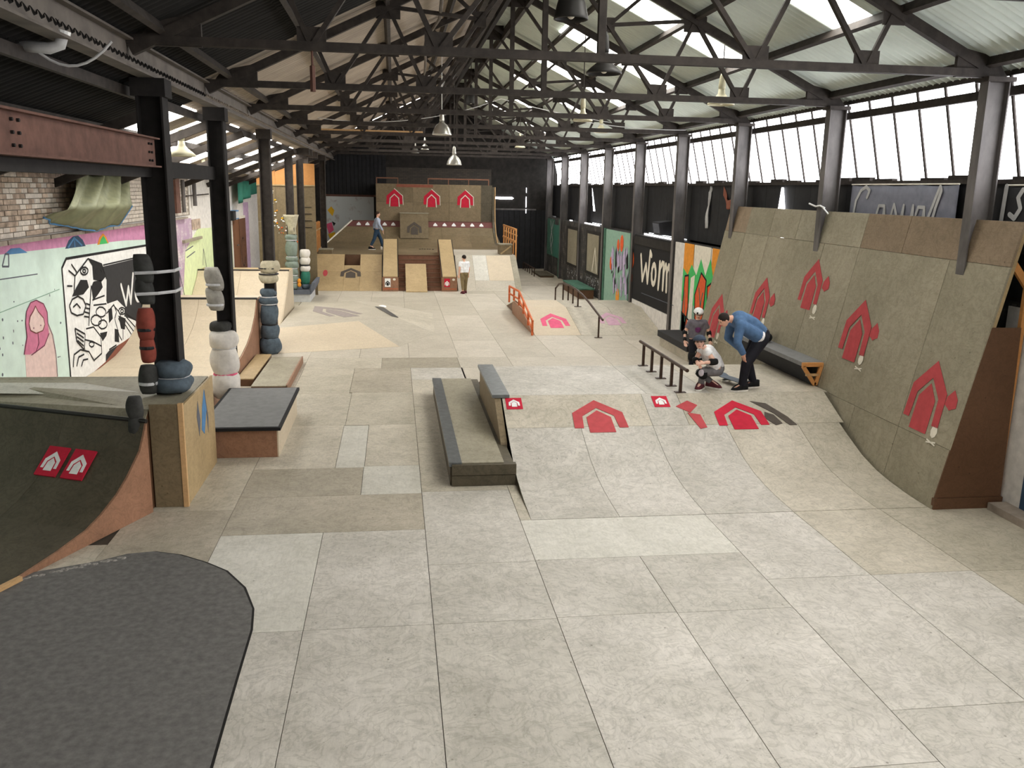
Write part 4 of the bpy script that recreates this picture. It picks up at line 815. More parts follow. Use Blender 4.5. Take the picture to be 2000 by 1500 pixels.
t = thing('padding_wrap', 'white sacking bundle stuffed around the foot of the second column', 'padding', (-3.05, 16.15, .3))
for z0, z1, r in ((.28, .74, .27), (.7, 1.22, .25), (1.18, 1.52, .26)): part(barrel(-3.1, 16.05, z0, z1, r), 'sack', 'pad_white', t, None, True)
straps(t, -3.1, 16.05, (1.2,), .21, 'tape_silver', .02); straps(t, -3.1, 16.05, (.72,), .21, 'paint_pink', .03); part(barrel(-3.14, 16.05, 1.5, 1.68, .2), 'sack_mouth', 'pad_charcoal', t, None, True)
t = thing('padding_wrap', 'beige rolled mat bound with black tape around the third column', 'padding', (-3.05, 21.9, 1.75))
part(barrel(-3.08, 21.85, 1.76, 2.02, .23), 'mat_roll', 'pad_beige', t, None, True); part(barrel(-3.06, 21.85, 2.0, 2.3, .24, lean=(.05, 0)), 'mat_roll', 'pad_beige', t, None, True); straps(t, -3.07, 21.85, (1.98, 2.12), .235, 'tape_black', .03)
t = thing('padding_wrap', 'blue grey padding bulging down the third column to the floor', 'padding', (-3.05, 21.9, 0))
for z0, z1, r in ((.01, .4, .27), (.36, .75, .23), (.72, 1.25, .22), (1.22, 1.44, .22), (1.42, 1.62, .2)): part(barrel(-3.1, 21.85, z0, z1, r), 'pad', 'pad_blue', t, None, True)
straps(t, -3.1, 21.85, (.74, .4), .19, 'tape_black', .04); straps(t, -3.1, 21.85, (1.24, 1.42), .2, 'tape_silver', .025)
t = thing('padding_wrap', 'tall grey green pad stack with flared beige top on the grey ledge', 'padding', (-3.65, 32.1, .42))
for z0, z1, r in ((.43, .7, .2), (.68, .95, .22), (.93, 1.2, .21), (1.18, 1.45, .24), (1.43, 1.62, .22), (1.6, 2.2, .21), (2.18, 2.4, .21)): part(barrel(-3.68, 32.15, z0, z1, r), 'pad', 'pad_green', t, None, True)
part(MB().lathe([(.17, 2.4), (.15, 2.6), (.25, 3.0), (.28, 3.08), (.24, 3.08)], (-3.66, 32.15, 0), 16), 'flared_top', 'pad_beige', t, None, True); straps(t, -3.68, 32.15, (.69, .94, 1.19, 1.6, 2.19), .195, 'tape_silver', .03)
for i in range(4): part(MB().blob((-3.92+.48*(i % 2), 32.05, .6+.14*(i//2)), (.07, .07, .09), 8, 6), 'foam_end', 'paint_amber', t, None, True)
t = thing('padding_wrap', 'white pad stack over a green foot on the grey ledge', 'padding', (-3.22, 32.3, .42))
for z0, z1, r, m in ((.43, .62, .15, 'pad_blue'), (.6, 1.08, .17, 'pad_teal'), (1.06, 1.28, .18, 'pad_white'), (1.3, 1.58, .19, 'pad_white'), (1.55, 1.85, .19, 'pad_white')): part(barrel(-3.24, 32.3, z0, z1, r), 'pad', m, t, None, True)
straps(t, -3.24, 32.3, (1.29,), .165, 'tape_black', .04)
# ================================================================ murals and wall fittings
MW = [[(18.44, 1.91), (18.87, 1.82), (19.0, 1.61), (19.68, 1.6), (20.15, 1.38), (20.07, 1.19), (20.96, 0.95), (20.6, 0.68), (19.89, 0.65), (18.86, 0.64), (18.36, 0.54), (17.65, 0.77), (17.4, 1.03), (17.58, 1.33), (18.04, 1.44), (18.05, 1.7)]]
MB_ = [[(18.08, 2.62), (18.86, 2.43), (19.02, 2.17), (18.77, 2.1), (18.29, 2.19), (18.3, 2.46)], [(17.57, 2.26), (17.92, 2.22), (17.99, 2.07), (17.65, 1.97), (17.06, 2.0), (17.18, 2.08)], [(18.28, 2.15), (18.72, 2.14), (18.8, 1.98), (18.48, 1.87), (18.18, 1.79), (18.14, 2.06)], [(19.03, 1.49), (19.27, 1.48), (19.27, 1.26), (19.01, 1.2)], [(19.66, 1.27), (20.15, 1.13), (20.03, 0.9), (19.77, 0.96)], [(19.34, 1.03), (19.58, 0.97), (19.57, 0.69), (19.27, 0.76)], [(18.39, 1.09), (18.85, 1.05), (18.77, 0.97), (18.51, 0.9)]]
MS = [[(17.18, 2.09), (17.3, 2.36), (17.52, 2.44), (18.08, 2.62), (18.86, 2.45), (19.07, 2.13)], [(18.03, 2.39), (17.97, 2.35), (17.86, 2.33), (17.73, 2.34), (17.63, 2.38), (17.6, 2.42), (17.65, 2.46), (17.76, 2.48), (17.9, 2.47), (18.0, 2.43), (18.03, 2.39)], [(17.9, 2.4), (17.85, 2.37), (17.76, 2.38), (17.72, 2.41), (17.77, 2.44), (17.86, 2.43), (17.9, 2.4)], [(18.82, 2.3), (18.77, 2.27), (18.67, 2.26), (18.55, 2.27), (18.47, 2.3), (18.44, 2.34), (18.49, 2.37), (18.59, 2.38), (18.7, 2.37), (18.79, 2.34), (18.82, 2.3)], [(16.88, 1.85), (17.05, 1.95), (17.35, 1.97), (17.62, 1.88), (17.74, 1.74), (17.55, 1.6), (17.21, 1.62), (16.94, 1.71), (16.88, 1.85)], [(17.06, 1.8), (17.26, 1.84), (17.43, 1.73)], [(17.75, 1.78), (17.98, 1.72)], [(17.69, 1.7), (17.93, 1.65)], [(17.64, 1.63), (17.88, 1.57)], [(17.59, 1.55), (17.84, 1.5)], [(18.13, 2.09), (17.79, 1.33)], [(18.56, 1.33), (18.48, 1.28), (18.31, 1.26), (18.12, 1.29), (17.98, 1.35), (17.94, 1.42), (18.01, 1.47), (18.17, 1.49), (18.36, 1.46), (18.51, 1.4), (18.56, 1.33)], [(18.88, 1.19), (18.81, 1.15), (18.66, 1.14), (18.5, 1.16), (18.37, 1.22), (18.34, 1.28), (18.4, 1.32), (18.54, 1.33), (18.71, 1.31), (18.84, 1.25), (18.88, 1.19)], [(18.87, 1.46), (18.79, 1.4), (18.63, 1.39), (18.44, 1.42), (18.3, 1.48), (18.26, 1.54), (18.33, 1.59), (18.49, 1.61), (18.68, 1.58), (18.82, 1.52), (18.87, 1.46)], [(20.18, 1.29), (20.12, 1.25), (19.99, 1.25), (19.84, 1.27), (19.73, 1.31), (19.69, 1.36), (19.75, 1.4), (19.88, 1.41), (20.03, 1.39), (20.15, 1.34), (20.18, 1.29)], [(20.05, 1.31), (19.99, 1.29), (19.87, 1.3), (19.82, 1.34), (19.89, 1.37), (20.0, 1.35), (20.05, 1.31)], [(18.0, 0.93), (17.95, 0.9), (17.84, 0.9), (17.75, 0.94), (17.71, 0.98), (17.76, 1.01), (17.87, 1.0), (17.97, 0.97), (18.0, 0.93)], [(17.05, 1.4), (17.55, 1.21), (17.43, 0.92), (17.08, 1.15), (17.05, 1.4)], [(17.12, 1.3), (17.46, 1.15)], [(17.11, 1.23), (17.44, 1.08)], [(17.12, 1.16), (17.42, 1.0)], [(16.78, 0.71), (16.88, 0.93), (17.23, 0.96), (17.67, 0.84), (17.93, 0.6)], [(16.96, 0.69), (17.1, 0.84), (17.4, 0.84)], [(17.2, 0.64), (17.33, 0.74), (17.58, 0.71)], [(17.63, 1.3), (18.05, 1.27), (18.43, 1.01), (18.4, 0.67), (17.93, 0.62)], [(17.53, 1.1), (17.92, 1.0), (18.43, 0.81)], [(18.89, 1.42), (19.41, 1.54), (19.55, 1.36), (19.39, 1.24)], [(19.4, 1.52), (19.74, 1.33), (19.83, 1.18)], [(19.39, 1.24), (19.61, 0.83), (19.77, 0.7)], [(19.64, 1.21), (19.91, 0.96), (19.84, 0.71)], [(20.25, 1.22), (20.96, 0.95)], [(20.18, 1.17), (20.8, 0.84)], [(20.13, 1.09), (20.66, 0.76)], [(20.08, 1.0), (20.47, 0.72)], [(17.17, 2.59), (17.41, 2.42)], [(17.0, 2.49), (17.3, 2.36)], [(16.86, 2.22), (17.11, 2.19)], [(18.87, 0.66), (19.37, 0.67)], [(18.13, 1.8), (18.87, 1.8)], [(18.16, 1.69), (18.94, 1.62)]]
def FL(d=.0): return lambda a, b, h: (XL+.0065+d+h, a, b)
def ellipse(cy, cz, ry, rz_, n=14): return [(cy+ry*math.cos(2*math.pi*i/n), cz+rz_*math.sin(2*math.pi*i/n)) for i in range(n)]
def stroke(parent, fn, pts, w_, m, name='painted_line', t=.003): return decal(parent, fn, ribbon(pts, w_), m, name, t)
# robot board
decal(wl, FL(), [[(16.62, .3), (22.5, .3), (22.5, 2.62), (17.0, 2.72), (16.72, 2.6)]], 'paint_white', 'mural_board', .004)
stroke(wl, FL(.004), [(16.62, .4), (16.7, 2.56), (16.95, 2.71), (22.5, 2.61)], .05, 'paint_black')
decal(wl, FL(.004), [[(18.6, .4), (22.5, .4), (22.5, 2.36), (18.9, 2.39), (19.1, 2.1)]], 'paint_charcoal', 'mural_ground', .003)
stroke(wl, FL(.007), [(18.95, 2.42), (22.4, 2.38)], .03, 'paint_black')
for p in MW: decal(wl, FL(.007), [p], 'paint_white', 'mural_figure', .003)
for p in MB_: decal(wl, FL(.010), [p], 'paint_black', 'mural_shape', .002)
for p in MS: stroke(wl, FL(.011), p, .032, 'paint_black', 'mural_line', .002)
for p in ([(20.02, 1.89), (20.27, 1.43), (20.54, 1.79), (20.62, 1.42), (20.96, 2.04)], [(21.28, 1.7)]+ellipse(21.22, 1.55, .2, .15)+[(21.42, 1.55)], [(21.62, 1.75), (21.66, 1.35), (21.66, 1.62), (21.85, 1.74)]): stroke(wl, FL(.008), p, .1, 'paint_white', 'painted_letter')
plate(wl, 'rust_strip', 'paint_rust', [(16.7, .3), (18.6, .45), (20.0, .75), (21.0, 1.0), (21.4, 1.2), (21.0, .85), (20, .5), (18.6, .3)], t=.016)
# pink haired figure
decal(wl, FL(), [[(14.7, .6), (16.0, .6), (16.03, 1.16), (15.97, 1.45), (15.82, 1.67), (14.95, 1.67), (14.78, 1.35)]], 'paint_skin_tone', 'painted_figure', .003)
decal(wl, FL(.003), [[(15.42, 2.14), (15.19, 2.13), (14.99, 2.01), (14.91, 1.83), (14.91, 1.6), (14.8, 1.47), (14.73, 1.34), (14.94, 1.3), (15.19, 1.3), (15.57, 1.34), (15.82, 1.51), (15.81, 1.69), (15.83, 1.88), (15.71, 2.04)]], 'paint_rose', 'painted_hair', .003)
face = [(15.36, 2.05), (15.45, 1.94), (15.65, 1.8), (15.68, 1.69), (15.56, 1.6), (15.28, 1.6), (15.07, 1.68), (15.03, 1.8), (15.11, 1.91), (15.26, 1.98)]
decal(wl, FL(.006), [face], 'paint_skin_tone', 'painted_face', .003); stroke(wl, FL(.009), face+[face[0]], .018, 'paint_maroon', 'painted_line', .002)
for p in ([(15.42, 2.14), (15.19, 2.13), (14.99, 2.01), (14.91, 1.83), (14.91, 1.6), (14.73, 1.34)], [(15.42, 2.14), (15.71, 2.04), (15.83, 1.88), (15.81, 1.69), (15.97, 1.45), (16.03, 1.1), (16.0, .7)], [(15.35, 1.6), (15.35, 1.42), (15.2, 1.3), (15.0, 1.28)], [(15.82, 1.51), (15.57, 1.34), (15.2, 1.3)]): stroke(wl, FL(.009), p, .018, 'paint_plum', 'painted_line', .002)
for y in (15.2, 15.5): decal(wl, FL(.009), [ellipse(y, 1.7, .02, .012, 8)], 'paint_plum', 'painted_eye', .002)
# tags in the pink band
decal(wl, FL(), [[(16.96, 2.89), (17.17, 3.03), (17.41, 3.09), (17.68, 3.09), (17.9, 3.0), (18.04, 2.87)]], 'paint_blue_dark', 'painted_tag', .003)
for p in ([(17.1, 2.9), (17.45, 3.06)], [(17.45, 3.06), (17.45, 2.89)], [(17.45, 3.06), (17.85, 2.89)]): stroke(wl, FL(.003), p, .04, 'paint_blue', 'painted_tag')
decal(wl, FL(), [[(18.72, 2.85), (18.89, 2.99), (19.13, 3.06), (19.31, 2.98), (19.44, 2.84)]], 'paint_amber', 'painted_tag', .003); decal(wl, FL(.003), [[(18.85, 2.85), (18.97, 2.95), (19.13, 3.01), (19.25, 2.94), (19.36, 2.84)]], 'paint_green', 'painted_tag', .003)
decal(wl, FL(), [[(14.4, 2.97), (14.67, 3.05), (15.0, 3.04), (15.29, 2.94)]], 'paint_blue', 'painted_tag', .003); stroke(wl, FL(), [(14.3, 2.8), (14.45, 2.98), (14.57, 2.97), (14.53, 2.78), (14.3, 2.8)], .03, 'paint_slate', 'painted_tag')
for i in range(24): decal(wl, FL(), [ellipse(13.9+random.random()*2.6, .9+random.random()*1.4, random.uniform(.01, .035), random.uniform(.01, .03), 6)], 'paint_slate', 'paint_chip', .002)
stroke(wl, FL(), [(14.0, 2.62), (15.6, 2.56)], .018, 'paint_slate', 'wall_crack'); stroke(wl, FL(), [(14.0, 2.12), (16.5, 2.2)], .014, 'paint_seafoam', 'wall_crack')
# graffiti and fittings further along the left wall
for p in ([(24.2, 1.0), (24.6, 2.0), (24.9, 1.2), (24.3, .9)], [(24.8, 1.6), (25.1, 2.2), (25.4, 1.4), (25.2, .8)], [(26.2, 2.2), (27.2, 2.28)], [(26.3, 2.0), (27.4, 2.1)], [(26.0, .6), (25.2, 1.9)], [(31.6, 1.2), (31.9, 2.0), (32.2, 1.2)], [(28.4, 1.6), (28.6, 2.1), (28.9, 1.5)]): stroke(wl, FL(.006), p, .03, 'paint_slate', 'graffiti_line')
part(MB().box(XL, XL+.09, 25.9, 28.2, 2.44, 2.52), 'timber_shelf', 'ply_deck', wl); part(MB().box(XL, XL+.03, 27.2, 28.3, 2.75, 3.05), 'bricked_vent', 'brick_raw', wl)
part(MB().box(XL, XL+.14, 25.0, 25.45, 3.3, 4.3), 'timber_post', 'steel_rust', wl); part(MB().tube([(-5.9, 26.0, 3.3), (-5.9, 26.0, 4.2)], .05, 8), 'downpipe', 'steel_grey', wl); part(MB().tube([(-5.9, 27.4, 3.45), (-5.9, 27.4, 4.2)], .06, 8), 'downpipe', 'steel_grey', wl)
part(MB().tube([(-5.92, 26.4, 3.75), (-5.92, 29.5, 3.78)], .02, 6), 'conduit', 'steel_dark', wl)
d1 = root_struct('door_1', (XL, 34.9, .8)); part(MB().box(XL, XL+.04, 33.9, 35.0, .8, 2.78), 'door_leaf', 'paint_brown', d1); part(MB().box(XL, XL+.05, 35.06, 36.5, .8, 2.8), 'door_leaf', 'ply_stair', d1); part(MB().tube([(XL+.09, 34.2, 1.85), (XL+.09, 34.55, 1.85)], .02, 6), 'door_handle', 'steel_plate', d1); part(MB().box(XL, XL+.03, 33.8, 36.6, 2.8, 2.9), 'door_frame', 'paint_cream', d1)
decal(wl, FL(.035), [ellipse(35.7, 1.5, .4, .55)], 'paint_grey_pale', 'graffiti_figure'); stroke(wl, FL(.04), ellipse(35.7, 1.5, .4, .55), .05, 'paint_charcoal', 'graffiti_line')
sp_ = thing('loudspeaker', 'small black loudspeaker on the lime wall beside the second column', 'speaker', (-5.8, 32.2, 3)); part(MB().box(-5.97, -5.6, 31.85, 32.4, 2.86, 3.18), 'cabinet', 'paint_black', sp_); part(MB().box(-5.62, -5.59, 31.9, 32.35, 2.9, 3.14), 'grille', 'paint_charcoal', sp_); part(MB().box(-6.0, -5.95, 32.0, 32.2, 2.95, 3.1), 'bracket', 'steel_dark', sp_)
bx_ = thing('wall_box', 'pale blue box fixed above the brown door', 'box', (-5.9, 33.9, 3)); part(MB().box(-5.99, -5.8, 33.5, 34.2, 2.84, 3.16), 'case', 'paint_blue', bx_); part(MB().box(-5.8, -5.79, 33.55, 34.15, 2.88, 3.12), 'lid', 'paint_grey_pale', bx_)
def cloth(name, label, m, fn, nu, nv, cat='cloth', hem=None):
    mb = MB()
    for j in range(nv+1):
        for i in range(nu+1): mb.v.append(fn(i/nu, j/nv))
    for j in range(nv):
        for i in range(nu): k = j*(nu+1)+i; mb.f.append((k, k+1, k+nu+2, k+nu+1))
    t = thing(name, label, cat, mb.v[0]); o = part(mb, 'sheet', m, t, None, True)
    mo = o.modifiers.new('thickness', 'SOLIDIFY'); mo.thickness = .006
    if hem:
        for k, e in enumerate(hem): part(MB().tube([fn(*q) for q in e[0]], .018, 6), 'hem', e[1], t)
    return t
def lerp(a, b, t): return a+(b-a)*t
mat('tarp_olive', (122, 124, 96), .6, .25, 5); mat('tarp_green', (46, 118, 100), .7, .2, 4); mat('banner_slate', (138, 140, 154), .8, .2, 5)
def tarp(u, v):
    if v < .62:
        t = v/.62; y = lerp(17.4+3.1*u, 15.6+3.75*u, t); z = lerp(4.24, 3.64, t); x = lerp(-5.85, -5.45, t)
    else:
        t = (v-.62)/.38; y = lerp(15.6+3.75*u, 15.5+3.8*u, t); z = lerp(3.64, 3.5-.32*math.sin(math.pi*min(1, u*1.1)*.62), t); x = lerp(-5.45, -5.8, t)
    w_ = .07*math.sin(u*19+v*2)*(1-.3*v)+.045*math.sin(u*33+v*6)
    return (x+w_, y, z+.015*math.sin(u*12+v*9))
cloth('tarpaulin', 'olive tarpaulin with blue hem slung over the brick wall top', 'tarp_olive', tarp, 40, 18, 'tarp', [([(i/20, 1.0) for i in range(21)], 'paint_blue'), ([(1, .62+.38*i/8) for i in range(9)], 'paint_blue')])
cloth('tarpaulin', 'green tarpaulin hung from the aisle roof beyond the lime wall', 'tarp_green', lambda u, v: (-5.75+.08*math.sin(u*14), 33.9+4.2*u, lerp(lerp(4.2, 4.28, u), lerp(3.4, 3.75, u), v)+.0), 20, 6, 'tarp')
# right wall panels: from the wallride towards the end wall
WX = 7.84
FR = lambda d=0.0: (lambda a, b, h: (WX-.032-d-h, a*.967, b))
def wplain(name, m, y0, y1, z0, z1, t=.03): return part(MB().box(8.2-t, 8.2, y0, y1, z0, z1), name, m, wr)
for k in range(2, 8): part(MB().box(WX, 8.2, yk(k)+.1, yk(k+1)-(.1 if k < 7 else .3), 0, 2.75), 'infill_wall', 'brick_dark', wr)
def wpanel(name, m, y0, y1, z0, z1, t=.03): return part(MB().box(WX-t, WX, y0, y1, z0, z1), name, m, wr)
wplain('plaster_field', 'white_wash', 5.0, 10.6, .0, 2.7); wplain('painted_patch', 'paint_blue_dark', 8.6, 9.85, .0, .9, .035); part(MB().box(7.9, 8.17, 6.5, 10.1, .001, .1), 'kerb', 'ledge_cement', wr); wpanel('painted_panel', 'white_wash', 19.72, 23.74, 0, 2.76); wpanel('painted_panel', 'paint_black', 23.97, 27.98, .66, 2.74); wpanel('plaster_base', 'white_wash', 23.97, 27.98, 0, .64); wpanel('painted_panel', 'paint_seafoam', 28.22, 32.2, 0, 2.74)
wpanel('timber_post', 'board_green', 28.22, 28.45, 0, 2.76, .06); wpanel('timber_post', 'board_green', 31.95, 32.2, 0, 2.76, .06); wpanel('timber_post', 'board_green', 40.96, 41.4, 0, 2.76, .06)
for a, b in ((33.1, 35.1), (37.2, 39.2)):
    wpanel('window_reveal', 'wall_dark', a-.15, b+.35, .8, 2.55, .02); wpanel('boarded_window', 'ply_deck', a, b, .92, 2.42, .035)
wpanel('green_door', 'paint_teal', 41.5, 42.8, .9, 2.46, .04); wpanel('green_panel', 'board_green', 42.8, 44.7, .9, 2.7, .03)
for p in ([(44.4, 2.6), (44.9, 2.1), (44.5, 1.7), (44.9, 1.3), (44.6, 1.0)], [(45.2, 2.6), (44.8, 2.1), (45.2, 1.7), (44.9, 1.3)]): stroke(wr, FR(.01), p, .06, 'paint_grey_pale', 'painted_curl')
stroke(wr, FR(.003), [(35.2, 1.0), (34.8, 1.9), (34.4, 1.0)], .08, 'paint_cream', 'graffiti_line')
for k in range(60): stroke(wr, FR(-.03), [(lambda y, z: [(y, z), (y+random.uniform(-.12, .12), z+random.uniform(-.1, .12))])(random.choice([random.uniform(33.3, 36.4), random.uniform(37, 40.6)]), random.uniform(.2, .75))][0], .03, 'paint_grey_pale', 'paint_fleck')
WMAP = lambda q: [(28.05-(27.95-a)*.9, b) for a, b in q]
for p in ([(27.95, 2.13), (27.63, 1.36), (27.25, 1.89), (26.96, 1.35), (26.79, 2.31), (26.62, 2.2)], [(25.6, 2.07), (25.65, 1.29), (25.55, 1.9), (25.3, 2.08)], [(25.16, 2.07), (25.14, 1.32), (25.1, 1.85), (24.92, 2.05), (24.79, 1.9), (24.73, 1.31)], [(24.77, 1.85), (24.6, 2.05), (24.45, 1.9), (24.42, 1.33)]): stroke(wr, FR(.003), WMAP(p), .155, 'paint_cream', 'painted_letter')
stroke(wr, FR(.003), WMAP([(26.25+.24*math.cos(i*.5236), 1.66+.3*math.sin(i*.5236)) for i in range(13)]), .165, 'paint_cream', 'painted_letter')
stroke(wr, FR(.003), [(27.8, .95), (24.4, .98)], .02, 'paint_slate', 'painted_line'); wpanel('shutter_rail', 'wall_dark', 24.0, 27.95, 2.45, 2.7, .05)
rg = random.Random(5)
# orange and green piece
for a, b, c_, d, m in ((22.9, 23.7, 1.9, 2.78, 'paint_amber'), (21.6, 22.85, 1.9, 2.78, 'paint_cream'), (20.2, 21.5, 1.9, 2.78, 'paint_amber')): decal(wr, FR(.006), [rect(a, b, c_, d)], m, 'painted_ground', .003)
decal(wr, FR(.009), [[(23.7, 1.2), (20.6, 1.2), (20.8, 2.2), (21.3, 2.0), (21.6, 2.5), (21.9, 2.05), (22.3, 2.45), (22.6, 2.0), (23.0, 2.25), (23.3, 1.95), (23.7, 2.1)]], 'paint_green', 'painted_flames', .003)
decal(wr, FR(.006), [rect(20.2, 23.7, .1, 1.25)], 'paint_seafoam', 'painted_ground', .003)
for i, p in enumerate(([(23.5, 1.9), (23.2, 1.95), (23.1, 1.1), (23.3, .3), (23.6, .25)], [(22.6, 1.5), (22.2, 2.1), (21.8, 1.95), (21.9, 1.0), (22.2, .6), (22.5, .9)], [(21.7, 1.8), (21.2, 2.0), (20.9, 1.4), (21.1, .5), (21.5, .7)], [(23.6, .9), (22.9, .75), (22.8, .2), (23.5, .15)])):
    decal(wr, FR(.012), [p], 'paint_orange', 'graffiti_letter', .003); stroke(wr, FR(.016), p+[p[0]], .05, 'paint_black', 'graffiti_outline', .002)
decal(wr, FR(.012), [[(23.0, 1.9), (22.7, 2.0), (22.75, .9), (22.6, .3), (23.1, .3), (23.05, 1.0)]], 'paint_cream', 'graffiti_trunk', .004)
for p in ([(22.3, 1.7), (22.1, 1.2)], [(22.2, 1.0), (22.0, 1.6)], [(21.4, 1.6), (21.2, 1.0)], [(23.5, 1.5), (23.3, .7)], [(22.4, .5), (21.6, .3)]): stroke(wr, FR(.016), p, .05, 'paint_teal', 'graffiti_line', .002)
# violet piece
for i in range(46):
    y = rg.uniform(29.3, 31.9); z = rg.uniform(.7, 2.0); a = rg.uniform(.05, .14); b = rg.uniform(.15, .4)
    decal(wr, FR(.006+.0003*i), [[(y-a, z-b*.8), (y+a*.3, z-b), (y+a, z+b*.4), (y-a*.2, z+b)]], 'paint_violet' if i % 5 else 'paint_black', 'graffiti_shard', .003)
for y, z, r in ((30.6, 2.35, .3), (31.1, 2.25, .22), (32.05, 1.55, .25), (29.1, 1.9, .28), (29.2, 1.3, .25), (30.9, .45, .32)): decal(wr, FR(.004), [ellipse(y, z, r*.8, r, 9)], 'paint_orange' if z > .5 else 'paint_amber', 'spray_cloud', .003)
# banners and rags on the black boards
def banner(name, label, m, y0, y1, z0, z1, lines, lm='paint_grey_pale'):
    t = thing(name, label, 'banner', (8.1, y0, z1)); mb = MB(); n = 24
    for j in range(7):
        for i in range(n+1): u = i/n; mb.v.append((8.12+.012*math.sin(u*20)*(1-j/8), lerp(y0, y1, u), lerp(z1-.03*abs(math.sin(u*9)), z0, j/6)))
    for j in range(6):
        for i in range(n): k = j*(n+1)+i; mb.f.append((k, k+1, k+n+2, k+n+1))
    o = part(mb, 'fabric', m, t, None, True); mo = o.modifiers.new('thickness', 'SOLIDIFY'); mo.thickness = .004
    for p, w_ in lines: decal(t, lambda a, b, h: (8.1-h, a, b), ribbon(p, w_*.75), lm, 'printed_letter', .003)
    part(MB().tube([(8.12, y0, z1), (8.12, y1, z1)], .012, 6), 'cord', 'paint_cream', t)
    return t
banner('fabric_banner', 'slate blue fabric banner with white script lettering above the wallride', 'banner_slate', 11.9, 14.95, 3.35, 4.3,
       [([(14.36, 4.08), (14.3, 4.2), (14.42, 4.26), (14.58, 4.2), (14.72, 4.02), (14.76, 3.8), (14.66, 3.6), (14.45, 3.55), (14.2, 3.7)], .08), ([(13.78, 3.95), (13.95, 3.95), (14.03, 3.75), (13.93, 3.6), (13.8, 3.75), (13.78, 3.93), (13.72, 3.6), (13.62, 3.65)], .07),
        ([(13.62, 3.65), (13.5, 3.98), (13.4, 3.8), (13.45, 3.62), (13.6, 3.6)], .07), ([(13.3, 3.65), (13.22, 3.97), (13.24, 3.68), (13.12, 3.6), (13.0, 3.75), (12.96, 3.97), (12.93, 3.62)], .07), ([(12.66, 3.95), (12.82, 3.95), (12.9, 3.75), (12.8, 3.6), (12.68, 3.75), (12.66, 3.93), (12.6, 3.62)], .07), ([(12.58, 3.7), (12.4, 4.1), (12.32, 4.26), (12.28, 4.2), (12.38, 3.95), (12.46, 3.62), (12.3, 3.6)], .08)])
banner('fabric_banner', 'dark fabric banner with white border and one large white letter', 'paint_charcoal', 8.6, 10.92, 3.4, 4.28, [([(10.87, 4.26), (10.9, 3.5)], .1), ([(10.55, 4.22), (10.62, 4.12), (10.55, 3.98), (10.64, 3.85), (10.74, 3.9)], .09), ([(10.3, 4.2), (10.35, 3.7)], .08)])
cloth('rag', 'thin grey and red rag hanging on the black boards', 'paint_grey_pale', lambda u, v: (8.15+.03*math.sin(u*6+v*7)+.03*(v < .08), 22.2+.1*v+lerp(-.06, .06, u)*(.4+v*1.5)*(1 if v < .8 else 1-(v-.8)*3), lerp(4.28, 3.2, v)), 8, 14, 'rag')
cloth('rag', 'faded red net swagged beside the grey rag', 'paint_rust', lambda u, v: (8.155+.04*math.sin(u*9), 20.3+1.0*u, 4.28-.34*math.sin(math.pi*u)-.22*v), 14, 5, 'rag')
t = thing('loudspeaker', 'dark loudspeaker box tilted above the black lettered panel', 'speaker', (8, 25.8, 2.85)); part(MB().hexa([(7.85, 25.3, 2.86), (7.85, 26.0, 2.86), (8.2, 26.0, 2.84), (8.2, 25.3, 2.84)], [(7.78, 25.3, 3.22), (7.78, 26.0, 3.22), (8.2, 26.0, 3.28), (8.2, 25.3, 3.28)]), 'cabinet', 'paint_charcoal', t); part(MB().hexa([(7.83, 25.35, 2.9), (7.83, 25.95, 2.9), (7.86, 25.95, 2.9), (7.86, 25.35, 2.9)], [(7.77, 25.35, 3.19), (7.77, 25.95, 3.19), (7.8, 25.95, 3.19), (7.8, 25.35, 3.19)]), 'grille', 'paint_slate', t)
t = thing('cable_knot', 'knotted white cord tied round the stanchion behind the wallride', 'cord', (7.75, 15.3, 3.8)); part(MB().tube([(7.72, 15.1, 3.88), (7.7, 15.25, 3.92), (7.72, 15.45, 3.9), (7.66, 15.6, 3.95)], .015, 6), 'loop', 'paint_white', t); part(MB().tube([(7.72, 15.2, 3.9), (7.7, 15.05, 3.85), (7.72, 14.95, 3.78)], .013, 6), 'tail', 'paint_white', t)
# far end paint
for p, m in (([(-3.4, 2.9), (-3.2, 3.1), (-3.05, 2.9), (-3.15, 2.6)], 'paint_yellow'), ([(-3.5, 2.2), (-3.2, 2.3), (-3.1, 1.9), (-3.35, 1.7)], 'paint_pink'), ([(-3.4, 1.7), (-3.05, 1.8), (-3.0, 1.5), (-3.3, 1.4)], 'paint_yellow'), ([(-3.2, 2.35), (-3.0, 2.25), (-3.1, 2.1)], 'paint_black')): decal(wf, lambda a, b, h: (a, Y1-.031-h, b), [p], m, 'graffiti_shape')
# ================================================================ people
def cloth_mat(n, c, var=.28): mat(n, c, .85, var, 11, bmp=.25)
mat('skin', (226, 176, 150), .6, .08, 8); mat('skin_pale', (236, 190, 168), .6, .08, 8)
for n, c in {'denim_shirt': (82, 112, 148), 'trouser_black': (30, 30, 38), 'tee_white': (238, 238, 240), 'tee_grey': (112, 108, 116), 'legging_grey': (120, 118, 120), 'pad_black': (22, 22, 24), 'chino': (128, 112, 80), 'hoodie': (170, 180, 198), 'jeans': (44, 66, 88),
             'shoe_black': (24, 24, 26), 'shoe_maroon': (92, 40, 48), 'sole_white': (226, 222, 214), 'hair_dark': (40, 32, 28), 'hair_brown': (62, 46, 36), 'helmet_white': (240, 240, 240), 'helmet_slate': (66, 76, 92), 'purple_print': (112, 56, 104), 'lips': (176, 92, 88), 'eye_dark': (30, 24, 24), 'knee_white': (214, 206, 214)}.items(): cloth_mat(n, c)
